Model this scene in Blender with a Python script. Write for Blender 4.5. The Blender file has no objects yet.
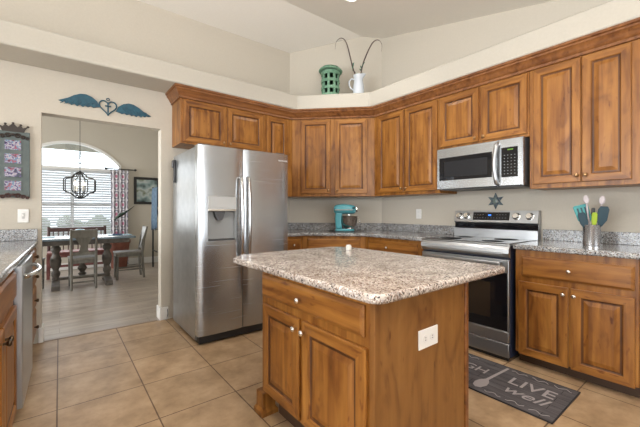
import bpy, bmesh, math, random
from mathutils import Vector, Matrix
random.seed(7)
PI = math.pi
C = bpy.context.scene.collection
scene = bpy.context.scene

# ------------------------------------------------------------------ camera, world, lights, exposure
CAM_H = 1.17
cd = bpy.data.cameras.new('camera'); cam = bpy.data.objects.new('camera', cd); C.objects.link(cam)
cam.location = (0, 0, CAM_H); cam.rotation_euler = (PI / 2, 0, -math.radians(38.1))
cd.sensor_width = 36; cd.lens = 332 / 640 * 36; cd.shift_y = -2.7 / 640; cd.clip_start = 0.03
scene.camera = cam
scene.view_settings.view_transform = 'Standard'; scene.view_settings.look = 'None'
scene.view_settings.gamma = 1; scene.view_settings.exposure = 0.13
scene.view_settings.use_curve_mapping = False

wd = bpy.data.worlds.new('sky'); scene.world = wd; wd.use_nodes = True
bg = wd.node_tree.nodes['Background']; bg.inputs[0].default_value = (0.86, 0.93, 1.0, 1); bg.inputs[1].default_value = 3.0

def area(name, loc, rot, sx, sy, power, col=(1, 1, 1)):
    l = bpy.data.lights.new(name, 'AREA'); l.shape = 'RECTANGLE'; l.size = sx; l.size_y = sy
    l.energy = power; l.color = col
    o = bpy.data.objects.new(name, l); C.objects.link(o); o.location = loc; o.rotation_euler = rot
    return o
# daylight entering by unseen living-room windows sized and placed for their light, and by the dining window
area('unseen_back_window_light', (0.3, -5.90, 1.30), (PI / 2 + 0.12, 0, 0), 4.6, 2.3, 65, (0.93, 0.97, 1.0))  # unseen window, widened to brighten the room
area('unseen_left_window_light', (-4.90, 1.6, 1.35), (PI / 2 - 0.15, 0, -PI / 2), 3.8, 2.0, 235, (0.93, 0.97, 1.0))  # unseen window, moved and widened to light the range wall
area('added_ceiling_fill', (0.35, 0.0, 1.75), (PI - 0.32, 0, -0.66), 0.6, 0.6, 92, (1.0, 0.98, 0.95))  # fill lamp added near the camera to brighten the ceiling
area('daylight_dining_window', (0.2, 8.15, 1.45), (PI / 2, 0, PI), 1.5, 1.6, 26, (0.95, 0.98, 1.0))
area('added_dining_side_light', (-4.90, 6.1, 1.45), (PI / 2 + 0.1, 0, -PI / 2), 2.6, 1.9, 200, (0.95, 0.98, 1.0))  # lamp added at an unseen window to lift the dark dining room

# ------------------------------------------------------------------ node helpers and materials
def new_mat(name):
    m = bpy.data.materials.new(name); m.use_nodes = True
    nt = m.node_tree; b = nt.nodes['Principled BSDF']
    return m, nt, b
def simple(name, col, rough=0.5, metal=0.0, spec=0.5, emit=None, estr=0):
    m, nt, b = new_mat(name)
    b.inputs['Base Color'].default_value = (*col, 1); b.inputs['Roughness'].default_value = rough
    b.inputs['Metallic'].default_value = metal; b.inputs['Specular IOR Level'].default_value = spec
    if emit:
        b.inputs['Emission Color'].default_value = (*emit, 1); b.inputs['Emission Strength'].default_value = estr
    return m
def N(nt, t, **kw):
    n = nt.nodes.new(t)
    for k, v in kw.items():
        if k.startswith('i_'):
            n.inputs[k[2:].replace('_', ' ')].default_value = v
        else: setattr(n, k, v)
    return n
def ramp(nt, pts, interp='LINEAR'):
    r = nt.nodes.new('ShaderNodeValToRGB'); cr = r.color_ramp; cr.interpolation = interp
    while len(cr.elements) > 1: cr.elements.remove(cr.elements[0])
    cr.elements[0].position = pts[0][0]; cr.elements[0].color = (*pts[0][1], 1)
    for p, c in pts[1:]:
        e = cr.elements.new(p); e.color = (*c, 1)
    return r
def coords(nt, scale, rand=True):
    tc = N(nt, 'ShaderNodeTexCoord'); mp = N(nt, 'ShaderNodeMapping'); mp.inputs['Scale'].default_value = scale
    if rand:
        oi = N(nt, 'ShaderNodeObjectInfo'); mu = N(nt, 'ShaderNodeVectorMath', operation='SCALE'); mu.inputs[0].default_value = (7.3, 5.1, 9.7)
        nt.links.new(oi.outputs['Random'], mu.inputs['Scale'])
        ad = N(nt, 'ShaderNodeVectorMath', operation='ADD')
        nt.links.new(tc.outputs['Object'], ad.inputs[0]); nt.links.new(mu.outputs[0], ad.inputs[1])
        nt.links.new(ad.outputs[0], mp.inputs['Vector'])
        return mp.outputs[0], ad.outputs[0]
    nt.links.new(tc.outputs['Object'], mp.inputs['Vector'])
    return mp.outputs[0], tc.outputs['Object']
def mixc(nt, fac, a, b, mode='MIX'):
    m = N(nt, 'ShaderNodeMix', data_type='RGBA', blend_type=mode)
    for s, v in ((0, fac), (6, a), (7, b)):
        if hasattr(v, 'is_linked'): nt.links.new(v, m.inputs[s])
        else: m.inputs[s].default_value = v if s == 0 else (*v, 1)
    return m.outputs[2]

def wood(name, axis, dark, mid, light, rough=0.40):
    m, nt, b = new_mat(name)
    sc = [26, 26, 26]; sc[axis] = 1.6
    v, raw = coords(nt, sc)
    n1 = N(nt, 'ShaderNodeTexNoise'); n1.inputs['Scale'].default_value = 1.0; n1.inputs['Detail'].default_value = 6; n1.inputs['Distortion'].default_value = 0.6
    nt.links.new(v, n1.inputs['Vector'])
    r1 = ramp(nt, [(0.25, dark), (0.47, mid), (0.75, light)]); nt.links.new(n1.outputs[0], r1.inputs[0])
    sc2 = [9, 9, 9]; sc2[axis] = 3.2
    mp2 = N(nt, 'ShaderNodeMapping'); mp2.inputs['Scale'].default_value = sc2; nt.links.new(raw, mp2.inputs[0])
    n2 = N(nt, 'ShaderNodeTexNoise'); n2.inputs['Scale'].default_value = 1.0; n2.inputs['Detail'].default_value = 3; n2.inputs['Distortion'].default_value = 1.2
    nt.links.new(mp2.outputs[0], n2.inputs['Vector'])
    r2 = ramp(nt, [(0.28, (0.5, 0.40, 0.36)), (0.46, (0.88, 0.86, 0.84)), (0.62, (1, 1, 1)), (0.8, (1.14, 1.16, 1.18))])
    nt.links.new(n2.outputs[0], r2.inputs[0])
    c = mixc(nt, 0.95, r1.outputs[0], r2.outputs[0], 'MULTIPLY')
    # small dark mineral flecks and knots of alder
    n3 = N(nt, 'ShaderNodeTexNoise'); n3.inputs['Scale'].default_value = 1.0; n3.inputs['Detail'].default_value = 2
    mp3 = N(nt, 'ShaderNodeMapping'); sc3 = [34, 34, 34]; sc3[axis] = 11; mp3.inputs['Scale'].default_value = sc3
    nt.links.new(raw, mp3.inputs[0]); nt.links.new(mp3.outputs[0], n3.inputs['Vector'])
    r3 = ramp(nt, [(0.66, (1, 1, 1)), (0.76, (0.55, 0.42, 0.36))]); nt.links.new(n3.outputs[0], r3.inputs[0])
    c = mixc(nt, 1.0, c, r3.outputs[0], 'MULTIPLY')
    nt.links.new(c, b.inputs['Base Color']); b.inputs['Roughness'].default_value = rough
    b.inputs['Coat Weight'].default_value = 0.08; b.inputs['Coat Roughness'].default_value = 0.25; b.inputs['Specular IOR Level'].default_value = 0.35
    return m
D, MI, L = (0.15, 0.049, 0.008), (0.265, 0.104, 0.018), (0.39, 0.172, 0.036)
WV = wood('alder_vertical_grain', 2, D, MI, L)
WH = wood('alder_horizontal_grain', 0, D, MI, L)
D2, M2, L2 = (0.12, 0.042, 0.012), (0.20, 0.075, 0.021), (0.27, 0.11, 0.034)
WCR = wood('alder_crown', 0, D2, M2, L2)
GRV = wood('alder_groove', 2, (0.055, 0.019, 0.006), (0.10, 0.037, 0.010), (0.16, 0.062, 0.018))  # darker wood tone for the grooves of the door panels
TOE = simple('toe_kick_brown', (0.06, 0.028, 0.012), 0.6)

def granite(name, base, c2, dk, br):
    m, nt, b = new_mat(name)
    v, raw = coords(nt, (1, 1, 1), rand=False)
    dn = N(nt, 'ShaderNodeTexNoise'); dn.inputs['Scale'].default_value = 30; dn.inputs['Detail'].default_value = 3
    nt.links.new(raw, dn.inputs['Vector'])
    ds = N(nt, 'ShaderNodeVectorMath', operation='SCALE'); ds.inputs['Scale'].default_value = 0.03; nt.links.new(dn.outputs['Color'], ds.inputs[0])
    da = N(nt, 'ShaderNodeVectorMath', operation='ADD'); nt.links.new(raw, da.inputs[0]); nt.links.new(ds.outputs[0], da.inputs[1])
    vo = N(nt, 'ShaderNodeTexVoronoi'); vo.inputs['Scale'].default_value = 165; nt.links.new(da.outputs[0], vo.inputs['Vector'])
    sp = N(nt, 'ShaderNodeSeparateColor'); nt.links.new(vo.outputs['Color'], sp.inputs[0])
    r = ramp(nt, [(0.0, dk), (0.09, dk), (0.11, br), (0.25, br), (0.28, c2), (0.50, c2), (0.54, base), (0.85, base), (0.9, (min(1, base[0] * 1.35), min(1, base[1] * 1.4), min(1, base[2] * 1.45)))])
    nt.links.new(sp.outputs[0], r.inputs[0])
    n2 = N(nt, 'ShaderNodeTexNoise'); n2.inputs['Scale'].default_value = 9; n2.inputs['Detail'].default_value = 4; nt.links.new(raw, n2.inputs['Vector'])
    r2 = ramp(nt, [(0.3, (0.66, 0.62, 0.60)), (0.6, (1.05, 1.05, 1.05))]); nt.links.new(n2.outputs[0], r2.inputs[0])
    c = mixc(nt, 0.9, r.outputs[0], r2.outputs[0], 'MULTIPLY')
    n3 = N(nt, 'ShaderNodeTexNoise'); n3.inputs['Scale'].default_value = 60; n3.inputs['Detail'].default_value = 5; nt.links.new(raw, n3.inputs['Vector'])
    r3 = ramp(nt, [(0.30, (0.25, 0.22, 0.21)), (0.40, (1, 1, 1))]); nt.links.new(n3.outputs[0], r3.inputs[0])
    c = mixc(nt, 0.85, c, r3.outputs[0], 'MULTIPLY')
    nt.links.new(c, b.inputs['Base Color']); b.inputs['Roughness'].default_value = 0.13
    return m
GR = granite('granite_cream', (0.57, 0.51, 0.455), (0.42, 0.38, 0.355), (0.07, 0.065, 0.065), (0.28, 0.205, 0.165))
GRW = granite('granite_wall_run', (0.39, 0.39, 0.385), (0.23, 0.245, 0.265), (0.025, 0.027, 0.032), (0.17, 0.135, 0.11))

def noisy(name, c1, c2, scale, rough, bump=0.0, detail=4, metal=0, stretch=(1, 1, 1), lo=0.3, hi=0.7, spec=0.5):
    m, nt, b = new_mat(name)
    v, raw = coords(nt, stretch)
    n = N(nt, 'ShaderNodeTexNoise'); n.inputs['Scale'].default_value = scale; n.inputs['Detail'].default_value = detail
    nt.links.new(v, n.inputs['Vector'])
    r = ramp(nt, [(lo, c1), (hi, c2)]); nt.links.new(n.outputs[0], r.inputs[0]); nt.links.new(r.outputs[0], b.inputs['Base Color'])
    b.inputs['Roughness'].default_value = rough; b.inputs['Metallic'].default_value = metal; b.inputs['Specular IOR Level'].default_value = spec
    if bump:
        bp = N(nt, 'ShaderNodeBump'); bp.inputs['Strength'].default_value = bump; bp.inputs['Distance'].default_value = 0.01
        nt.links.new(n.outputs[0], bp.inputs['Height']); nt.links.new(bp.outputs[0], b.inputs['Normal'])
    return m
WALL = noisy('beige_wall_paint', (0.52, 0.478, 0.408), (0.54, 0.497, 0.424), 60, 0.85, 0.06, spec=0.2)
CEIL = noisy('ceiling_paint_lightened', (0.74, 0.71, 0.655), (0.76, 0.73, 0.675), 60, 0.9, 0.06, spec=0.2)  # lightened beyond the wall paint to make up for dim light
SOFF = noisy('ledge_paint_toned_down', (0.475, 0.445, 0.385), (0.495, 0.465, 0.405), 60, 0.9, 0.05, spec=0.2)  # same paint as the walls, darkened to offset excess light here
WHITE = simple('white_paint', (0.75, 0.74, 0.72), 0.4)
PLATE = simple('white_plastic', (0.80, 0.79, 0.76), 0.35)

def tile_mat():
    m, nt, b = new_mat('tan_floor_tile')
    tc = N(nt, 'ShaderNodeTexCoord'); mp = N(nt, 'ShaderNodeMapping'); T = 0.455
    mp.inputs['Location'].default_value = (0.012 + 10 * T, -3.85 + 20 * T, 0); nt.links.new(tc.outputs['Object'], mp.inputs[0])
    br = N(nt, 'ShaderNodeTexBrick'); br.offset = 0; br.squash = 1
    br.inputs['Scale'].default_value = 1; br.inputs['Brick Width'].default_value = T; br.inputs['Row Height'].default_value = T
    br.inputs['Mortar Size'].default_value = 0.0042; br.inputs['Mortar Smooth'].default_value = 0.2; br.inputs['Bias'].default_value = 0
    br.inputs['Color1'].default_value = (0.96, 0.96, 0.96, 1); br.inputs['Color2'].default_value = (1.06, 1.05, 1.04, 1); br.inputs['Mortar'].default_value = (0.30, 0.235, 0.18, 1)
    nt.links.new(mp.outputs[0], br.inputs['Vector'])
    n = N(nt, 'ShaderNodeTexNoise'); n.inputs['Scale'].default_value = 5; n.inputs['Detail'].default_value = 7; n.inputs['Roughness'].default_value = 0.62
    nt.links.new(tc.outputs['Object'], n.inputs['Vector'])
    r = ramp(nt, [(0.30, (0.27, 0.175, 0.096)), (0.5, (0.40, 0.272, 0.158)), (0.7, (0.50, 0.355, 0.22))]); nt.links.new(n.outputs[0], r.inputs[0])
    n2 = N(nt, 'ShaderNodeTexNoise'); n2.inputs['Scale'].default_value = 26; n2.inputs['Detail'].default_value = 4; nt.links.new(tc.outputs['Object'], n2.inputs['Vector'])
    r2 = ramp(nt, [(0.3, (0.86, 0.84, 0.82)), (0.5, (1, 1, 1))]); nt.links.new(n2.outputs[0], r2.inputs[0])
    c = mixc(nt, 1.0, r.outputs[0], br.outputs[0], 'MULTIPLY'); c = mixc(nt, 0.7, c, r2.outputs[0], 'MULTIPLY')
    nt.links.new(c, b.inputs['Base Color'])
    b.inputs['Roughness'].default_value = 0.42; b.inputs['Specular IOR Level'].default_value = 0.35
    bp = N(nt, 'ShaderNodeBump'); bp.inputs['Strength'].default_value = 0.35; bp.inputs['Distance'].default_value = 0.003; bp.invert = True
    nt.links.new(br.outputs['Fac'], bp.inputs['Height']); nt.links.new(bp.outputs[0], b.inputs['Normal'])
    return m
TILE = tile_mat()
def plank_mat(name, c1, c2, bw, rh, grain, rough=0.35, mort=(0.35, 0.33, 0.3)):
    m, nt, b = new_mat(name)
    tc = N(nt, 'ShaderNodeTexCoord'); br = N(nt, 'ShaderNodeTexBrick'); br.offset = 0.37
    br.inputs['Scale'].default_value = 1; br.inputs['Brick Width'].default_value = bw; br.inputs['Row Height'].default_value = rh
    br.inputs['Mortar Size'].default_value = 0.0015
    br.inputs['Color1'].default_value = (0.85, 0.85, 0.85, 1); br.inputs['Color2'].default_value = (1.1, 1.1, 1.1, 1); br.inputs['Mortar'].default_value = (*mort, 1)
    nt.links.new(tc.outputs['Object'], br.inputs['Vector'])
    mp = N(nt, 'ShaderNodeMapping'); mp.inputs['Scale'].default_value = grain; nt.links.new(tc.outputs['Object'], mp.inputs[0])
    n = N(nt, 'ShaderNodeTexNoise'); n.inputs['Scale'].default_value = 1; n.inputs['Detail'].default_value = 6; n.inputs['Distortion'].default_value = 0.8; nt.links.new(mp.outputs[0], n.inputs['Vector'])
    r = ramp(nt, [(0.3, c1), (0.7, c2)]); nt.links.new(n.outputs[0], r.inputs[0])
    c = mixc(nt, 1.0, r.outputs[0], br.outputs[0], 'MULTIPLY'); nt.links.new(c, b.inputs['Base Color']); b.inputs['Roughness'].default_value = rough
    return m
PLANK = plank_mat('grey_brown_planks', (0.25, 0.205, 0.165), (0.40, 0.34, 0.285), 1.2, 0.15, (2.5, 14, 14))
EAVE = plank_mat('porch_boards', (0.27, 0.25, 0.20), (0.33, 0.30, 0.245), 0.16, 2.0, (6, 6, 6), 0.7)
MATW = plank_mat('mat_print', (0.05, 0.046, 0.05), (0.11, 0.10, 0.106), 0.7, 0.062, (5, 30, 30), 0.8, (0.02, 0.02, 0.02))
MATT = simple('mat_lettering', (0.33, 0.30, 0.30), 0.8)
MATE = simple('mat_edge', (0.02, 0.018, 0.02), 0.8)

def steel(name, col=0.56, rough=0.3, axis=2, metal=1):
    m, nt, b = new_mat(name)
    sc = [1.5, 1.5, 1.5]; sc[axis] = 220
    v, raw = coords(nt, sc)
    n = N(nt, 'ShaderNodeTexNoise'); n.inputs['Scale'].default_value = 1; n.inputs['Detail'].default_value = 3; nt.links.new(v, n.inputs['Vector'])
    r = ramp(nt, [(0.3, (rough - 0.025,) * 3), (0.7, (rough + 0.025,) * 3)]); nt.links.new(n.outputs[0], r.inputs[0])
    nt.links.new(r.outputs[0], b.inputs['Roughness'])
    b.inputs['Base Color'].default_value = (col, col * 1.03, col * 1.06, 1); b.inputs['Metallic'].default_value = metal
    return m
ST = steel('brushed_stainless', 0.46, 0.25, metal=0.9); STL = steel('light_stainless', 0.46, 0.36)
SIDE = noisy('fridge_side_grey', (0.33, 0.345, 0.36), (0.40, 0.415, 0.43), 14, 0.30, 0.12, metal=0.85)
CHR = simple('chrome', (0.75, 0.74, 0.72), 0.12, 1)
NICK = simple('brushed_nickel', (0.62, 0.58, 0.52), 0.25, 1)
AGED = simple('aged_brass', (0.36, 0.22, 0.11), 0.3, 1)
BRASS = simple('dark_bronze', (0.10, 0.07, 0.045), 0.3, 1)
BLK = simple('black_glass', (0.006, 0.006, 0.008), 0.06, 0, 0.35)
BLKM = simple('black_metal', (0.012, 0.012, 0.013), 0.4)
BLKP = simple('black_plastic', (0.02, 0.02, 0.022), 0.45)
DGREY = simple('dark_grey', (0.07, 0.07, 0.075), 0.45)
MGREY = simple('mid_grey_plastic', (0.32, 0.33, 0.33), 0.4)
BLUELED = simple('blue_display', (0.0, 0.05, 0.2), 0.3, emit=(0.05, 0.25, 1.0), estr=1.6)
GRNLED = simple('green_display', (0.0, 0.1, 0.0), 0.3, emit=(0.30, 0.42, 0.03), estr=0.4)
MARK = simple('pale_print', (0.22, 0.23, 0.23), 0.5)
AQUA = simple('aqua_enamel', (0.085, 0.31, 0.36), 0.18)
TEAL = noisy('teal_painted_metal', (0.002, 0.046, 0.080), (0.006, 0.088, 0.135), 30, 0.5)
TEAL2 = simple('teal_silicone', (0.03, 0.26, 0.27), 0.45)
TEALD = simple('dark_teal_silicone', (0.004, 0.035, 0.055), 0.45)
LIME = simple('lime_silicone', (0.30, 0.42, 0.015), 0.45)
LILAC = simple('pale_lilac_plastic', (0.47, 0.42, 0.44), 0.4)
GREENW = noisy('weathered_green_wood', (0.085, 0.20, 0.125), (0.19, 0.34, 0.23), 25, 0.7)
CERAM = simple('white_enamel', (0.60, 0.64, 0.69), 0.25)
TWIG = simple('dark_twig', (0.09, 0.06, 0.055), 0.7)
BOARD = noisy('grey_green_board', (0.085, 0.11, 0.108), (0.115, 0.14, 0.135), 20, 0.6)
IRON = simple('dark_iron', (0.035, 0.025, 0.02), 0.6)
TERRA = noisy('terracotta', (0.17, 0.055, 0.034), (0.23, 0.08, 0.05), 15, 0.7)
SOIL = simple('soil', (0.03, 0.02, 0.015), 0.9)
LEAF = simple('dark_leaf', (0.012, 0.035, 0.02), 0.4)
GREYW = noisy('grey_washed_wood', (0.10, 0.095, 0.08), (0.19, 0.18, 0.155), 14, 0.45, stretch=(1, 1, 0.2))
GREYD = noisy('dark_grey_wood', (0.065, 0.055, 0.046), (0.14, 0.12, 0.10), 14, 0.5)
TABLET = noisy('tabletop_window_sheen', (0.13, 0.18, 0.22), (0.21, 0.27, 0.32), 6, 0.25, stretch=(1, 6, 1))  # blue reflection of the window put into the tabletop colour
REDW = noisy('faded_red_wood', (0.15, 0.045, 0.042), (0.24, 0.09, 0.08), 12, 0.5)
DKRED = noisy('dark_red_brown_wood', (0.05, 0.02, 0.018), (0.09, 0.04, 0.034), 12, 0.45)
DENIM = noisy('blue_denim', (0.04, 0.075, 0.12), (0.11, 0.17, 0.23), 18, 0.9)
BLUECL = noisy('pale_blue_cloth', (0.30, 0.46, 0.56), (0.42, 0.58, 0.66), 20, 0.8)
CUSH = noisy('grey_seat', (0.17, 0.155, 0.135), (0.25, 0.235, 0.21), 20, 0.6)
CANDLE = simple('candle_sleeve', (0.72, 0.68, 0.60), 0.5)
BULB = simple('lit_bulb', (1, 0.9, 0.75), 0.3, emit=(1, 0.86, 0.66), estr=14)
LAMP = simple('lit_downlight', (1, 1, 1), 0.3, emit=(1.0, 0.93, 0.82), estr=9)
HEDGE = noisy('hedge_green', (0.12, 0.17, 0.09), (0.24, 0.30, 0.17), 12, 0.9)
LAWN = noisy('pale_patio', (0.55, 0.52, 0.46), (0.62, 0.59, 0.53), 8, 0.9)
DFABRIC = simple('dark_knob', (0.03, 0.022, 0.02), 0.3, 1)

def glass_mat(name, tint, fac):
    m = bpy.data.materials.new(name); m.use_nodes = True; nt = m.node_tree; nt.nodes.clear()
    o = N(nt, 'ShaderNodeOutputMaterial'); t = N(nt, 'ShaderNodeBsdfTransparent'); t.inputs[0].default_value = (*tint, 1)
    g = N(nt, 'ShaderNodeBsdfGlossy'); g.inputs['Roughness'].default_value = 0.02
    mx = N(nt, 'ShaderNodeMixShader'); mx.inputs[0].default_value = fac
    nt.links.new(t.outputs[0], mx.inputs[1]); nt.links.new(g.outputs[0], mx.inputs[2]); nt.links.new(mx.outputs[0], o.inputs[0])
    return m
GLASS = glass_mat('window_glass', (0.97, 0.98, 0.98), 0.06)
def blind_mat():
    m = bpy.data.materials.new('white_blind_slat'); m.use_nodes = True; nt = m.node_tree; nt.nodes.clear()
    o = N(nt, 'ShaderNodeOutputMaterial'); d = N(nt, 'ShaderNodeBsdfDiffuse'); d.inputs[0].default_value = (0.8, 0.8, 0.8, 1)
    t = N(nt, 'ShaderNodeBsdfTranslucent'); t.inputs[0].default_value = (0.75, 0.78, 0.8, 1)
    mx = N(nt, 'ShaderNodeMixShader'); mx.inputs[0].default_value = 0.42
    nt.links.new(d.outputs[0], mx.inputs[1]); nt.links.new(t.outputs[0], mx.inputs[2]); nt.links.new(mx.outputs[0], o.inputs[0])
    return m
BLIND = blind_mat()
def curtain_mat():
    m, nt, b = new_mat('trellis_curtain')
    tc = N(nt, 'ShaderNodeTexCoord'); sx = N(nt, 'ShaderNodeSeparateXYZ'); nt.links.new(tc.outputs['Object'], sx.inputs[0])
    def mth(op, a, c=None):
        n = N(nt, 'ShaderNodeMath', operation=op)
        for i, v in ((0, a), (1, c)):
            if v is None: continue
            if hasattr(v, 'is_linked'): nt.links.new(v, n.inputs[i])
            else: n.inputs[i].default_value = v
        return n.outputs[0]
    a = mth('SINE', mth('MULTIPLY', sx.outputs[0], PI / 0.12)); c = mth('SINE', mth('MULTIPLY', sx.outputs[2], PI / 0.20))
    s = mth('MULTIPLY', a, c); ab = mth('ABSOLUTE', s)
    r = ramp(nt, [(0.0, (0.70, 0.68, 0.71)), (0.16, (0.70, 0.68, 0.71)), (0.22, (0.27, 0.26, 0.33)), (0.52, (0.30, 0.29, 0.36)), (0.57, (0.72, 0.70, 0.73)), (0.82, (0.72, 0.70, 0.73)), (0.89, (0.48, 0.18, 0.28))])
    nt.links.new(ab, r.inputs[0]); nt.links.new(r.outputs[0], b.inputs['Base Color']); b.inputs['Roughness'].default_value = 0.9
    return m
CURT = curtain_mat()
def photo_mat(name, cols, scale=14):
    m, nt, b = new_mat(name); v, raw = coords(nt, (1, 1, 1))
    n = N(nt, 'ShaderNodeTexNoise'); n.inputs['Scale'].default_value = scale; n.inputs['Detail'].default_value = 2; nt.links.new(v, n.inputs['Vector'])
    k = len(cols); r = ramp(nt, [(0.32 + 0.36 * i / (k - 1), c) for i, c in enumerate(cols)]); nt.links.new(n.outputs[0], r.inputs[0])
    nt.links.new(r.outputs[0], b.inputs['Base Color']); b.inputs['Roughness'].default_value = 0.25
    return m
PHOTO = photo_mat('snapshot_print', [(0.02, 0.02, 0.05), (0.10, 0.07, 0.20), (0.42, 0.36, 0.38), (0.06, 0.18, 0.30), (0.35, 0.08, 0.12), (0.03, 0.03, 0.04)], 32)
ART = photo_mat('art_print', [(0.02, 0.03, 0.03), (0.20, 0.28, 0.28), (0.42, 0.47, 0.46), (0.10, 0.12, 0.04)], 4)
MOSAIC = photo_mat('blue_green_mosaic', [(0.01, 0.016, 0.035), (0.03, 0.05, 0.075), (0.10, 0.15, 0.15), (0.02, 0.03, 0.06)], 60)
WREN = photo_mat('wax_melts', [(0.6, 0.6, 0.55), (0.3, 0.5, 0.5)], 30)

# ------------------------------------------------------------------ mesh helpers
class MB:
    def __init__(s): s.v = []; s.f = []; s.m = []; s.M = Matrix.Identity(4)
    def add(s, vs, fs, mi=0):
        k = len(s.v); s.v += [s.M @ Vector(v) for v in vs]
        for i, f in enumerate(fs): s.f.append([k + a for a in f]); s.m.append(mi[i] if isinstance(mi, list) else mi)
        return s
    def box(s, x0, x1, y0, y1, z0, z1, mi=0):
        return s.add([(x0, y0, z0), (x1, y0, z0), (x1, y1, z0), (x0, y1, z0), (x0, y0, z1), (x1, y0, z1), (x1, y1, z1), (x0, y1, z1)],
                     [(0, 3, 2, 1), (4, 5, 6, 7), (0, 1, 5, 4), (1, 2, 6, 5), (2, 3, 7, 6), (3, 0, 4, 7)], mi)
    def prism(s, pts, z0, z1, mi=0, plane='xy'):     # polygon extruded; plane xy along z, xz along y, yz along x
        n = len(pts)
        def P(p, h): return (p[0], p[1], h) if plane == 'xy' else ((p[0], h, p[1]) if plane == 'xz' else (h, p[0], p[1]))
        vs = [P(p, z0) for p in pts] + [P(p, z1) for p in pts]
        fs = [list(range(n - 1, -1, -1)), list(range(n, 2 * n))] + [(i, (i + 1) % n, n + (i + 1) % n, n + i) for i in range(n)]
        return s.add(vs, fs, mi)
    def lathe(s, prof, seg=24, mi=0, M=None):        # profile of (r, z), closed at the ends if r==0
        vs = []; fs = []
        for r, z in prof:
            for k in range(seg):
                a = 2 * PI * k / seg; vs.append((r * math.cos(a), r * math.sin(a), z))
        for i in range(len(prof) - 1):
            for k in range(seg):
                a = i * seg + k; b = i * seg + (k + 1) % seg; fs.append((a, b, b + seg, a + seg))
        fs.append(list(range(seg - 1, -1, -1))); fs.append([(len(prof) - 1) * seg + k for k in range(seg)])
        if M is not None: vs = [tuple(M @ Vector(v)) for v in vs]
        return s.add(vs, fs, mi)
    def tube(s, path, r, seg=8, mi=0, closed=False):
        P = [Vector(p) for p in path]; n = len(P); vs = []; fs = []
        up = Vector((0, 0, 1)); last = None
        for i in range(n):
            if closed: t = P[(i + 1) % n] - P[i - 1]
            else: t = P[min(i + 1, n - 1)] - P[max(i - 1, 0)]
            t.normalize()
            if last is None:
                a = t.cross(up)
                if a.length < 0.05: a = t.cross(Vector((1, 0, 0)))
            else: a = last - t * last.dot(t)
            a.normalize(); last = a; b = t.cross(a)
            rr = r[i] if isinstance(r, (list, tuple)) else r
            for k in range(seg):
                an = 2 * PI * k / seg; vs.append(tuple(P[i] + (a * math.cos(an) + b * math.sin(an)) * rr))
        m = n if closed else n - 1
        for i in range(m):
            j = (i + 1) % n
            for k in range(seg):
                k2 = (k + 1) % seg; fs.append((i * seg + k, i * seg + k2, j * seg + k2, j * seg + k))
        if not closed: fs.append(list(range(seg - 1, -1, -1))); fs.append([(n - 1) * seg + k for k in range(seg)])
        return s.add(vs, fs, mi)
    def rings(s, x0, x1, z0, z1, prof, mats=None, y0=0.0, cap=True, mi=0):   # nested rectangles, prof of (inset, depth out); front towards -y
        vs = []; fs = []; ms = []
        for ins, d in prof:
            vs += [(x0 + ins, y0 - d, z0 + ins), (x1 - ins, y0 - d, z0 + ins), (x1 - ins, y0 - d, z1 - ins), (x0 + ins, y0 - d, z1 - ins)]
        for i in range(len(prof) - 1):
            a, b = 4 * i, 4 * i + 4; q = mats[i] if mats else (mi, mi)
            for k in range(4):
                fs.append((a + k, a + (k + 1) % 4, b + (k + 1) % 4, b + k)); ms.append(q[0] if k % 2 else q[1])
        if cap:
            k = 4 * (len(prof) - 1); fs.append((k, k + 1, k + 2, k + 3)); ms.append(mats[-1][0] if mats else mi)
        fs.append((3, 2, 1, 0)); ms.append(ms[0])
        return s.add(vs, fs, ms)
    def build(s, name, mat, parent=None, bevel=0.0, smooth=None, seg=2, loc=None):
        me = bpy.data.meshes.new(name); me.from_pydata([tuple(v) for v in s.v], [], s.f)
        mats = mat if isinstance(mat, (list, tuple)) else [mat]
        for q in mats: me.materials.append(q)
        me.polygons.foreach_set('material_index', [min(i, len(mats) - 1) for i in s.m])
        bm = bmesh.new(); bm.from_mesh(me); bmesh.ops.remove_doubles(bm, verts=bm.verts, dist=1e-6)
        bmesh.ops.recalc_face_normals(bm, faces=bm.faces); bm.to_mesh(me); bm.free()
        if smooth: 
            me.shade_smooth(); me.set_sharp_from_angle(angle=math.radians(smooth))
        o = bpy.data.objects.new(name, me); C.objects.link(o)
        if parent: o.parent = parent
        if loc: o.location = loc
        if bevel:
            b = o.modifiers.new('b', 'BEVEL'); b.width = bevel; b.segments = seg; b.limit_method = 'ANGLE'; b.angle_limit = math.radians(40)
            me.shade_smooth(); me.set_sharp_from_angle(angle=math.radians(35))
        return o
def tag(o, label=None, cat=None, group=None, kind=None):
    if label: o['label'] = label
    if cat: o['category'] = cat
    if group: o['group'] = group
    if kind: o['kind'] = kind
    return o
def thing(name, label, cat, loc=(0, 0, 0), rz=0, group=None):
    o = bpy.data.objects.new(name, None); C.objects.link(o); o.location = loc; o.rotation_euler = (0, 0, rz); o.empty_display_size = 0.1
    return tag(o, label, cat, group)
def struct(o, label, cat): return tag(o, label, cat, None, 'structure')
def copy_tree(o, parent=None):
    c = o.copy(); C.objects.link(c); c.parent = parent
    for ch in [x for x in list(bpy.data.objects) if x.parent == o]: copy_tree(ch, c)
    return c
def rot_box_pts(pts, loc, rz):
    c, s = math.cos(-rz), math.sin(-rz)
    return [((x - loc[0]) * c - (y - loc[1]) * s, (x - loc[0]) * s + (y - loc[1]) * c) for x, y in pts]
def ROT(loc=(0, 0, 0), rx=0, ry=0, rz=0): return Matrix.Translation(loc) @ Matrix.Rotation(rz, 4, 'Z') @ Matrix.Rotation(ry, 4, 'Y') @ Matrix.Rotation(rx, 4, 'X')
FRONT = Matrix.Rotation(PI / 2, 4, 'X')   # turns +z into -y: things that stick out of a front
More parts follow.
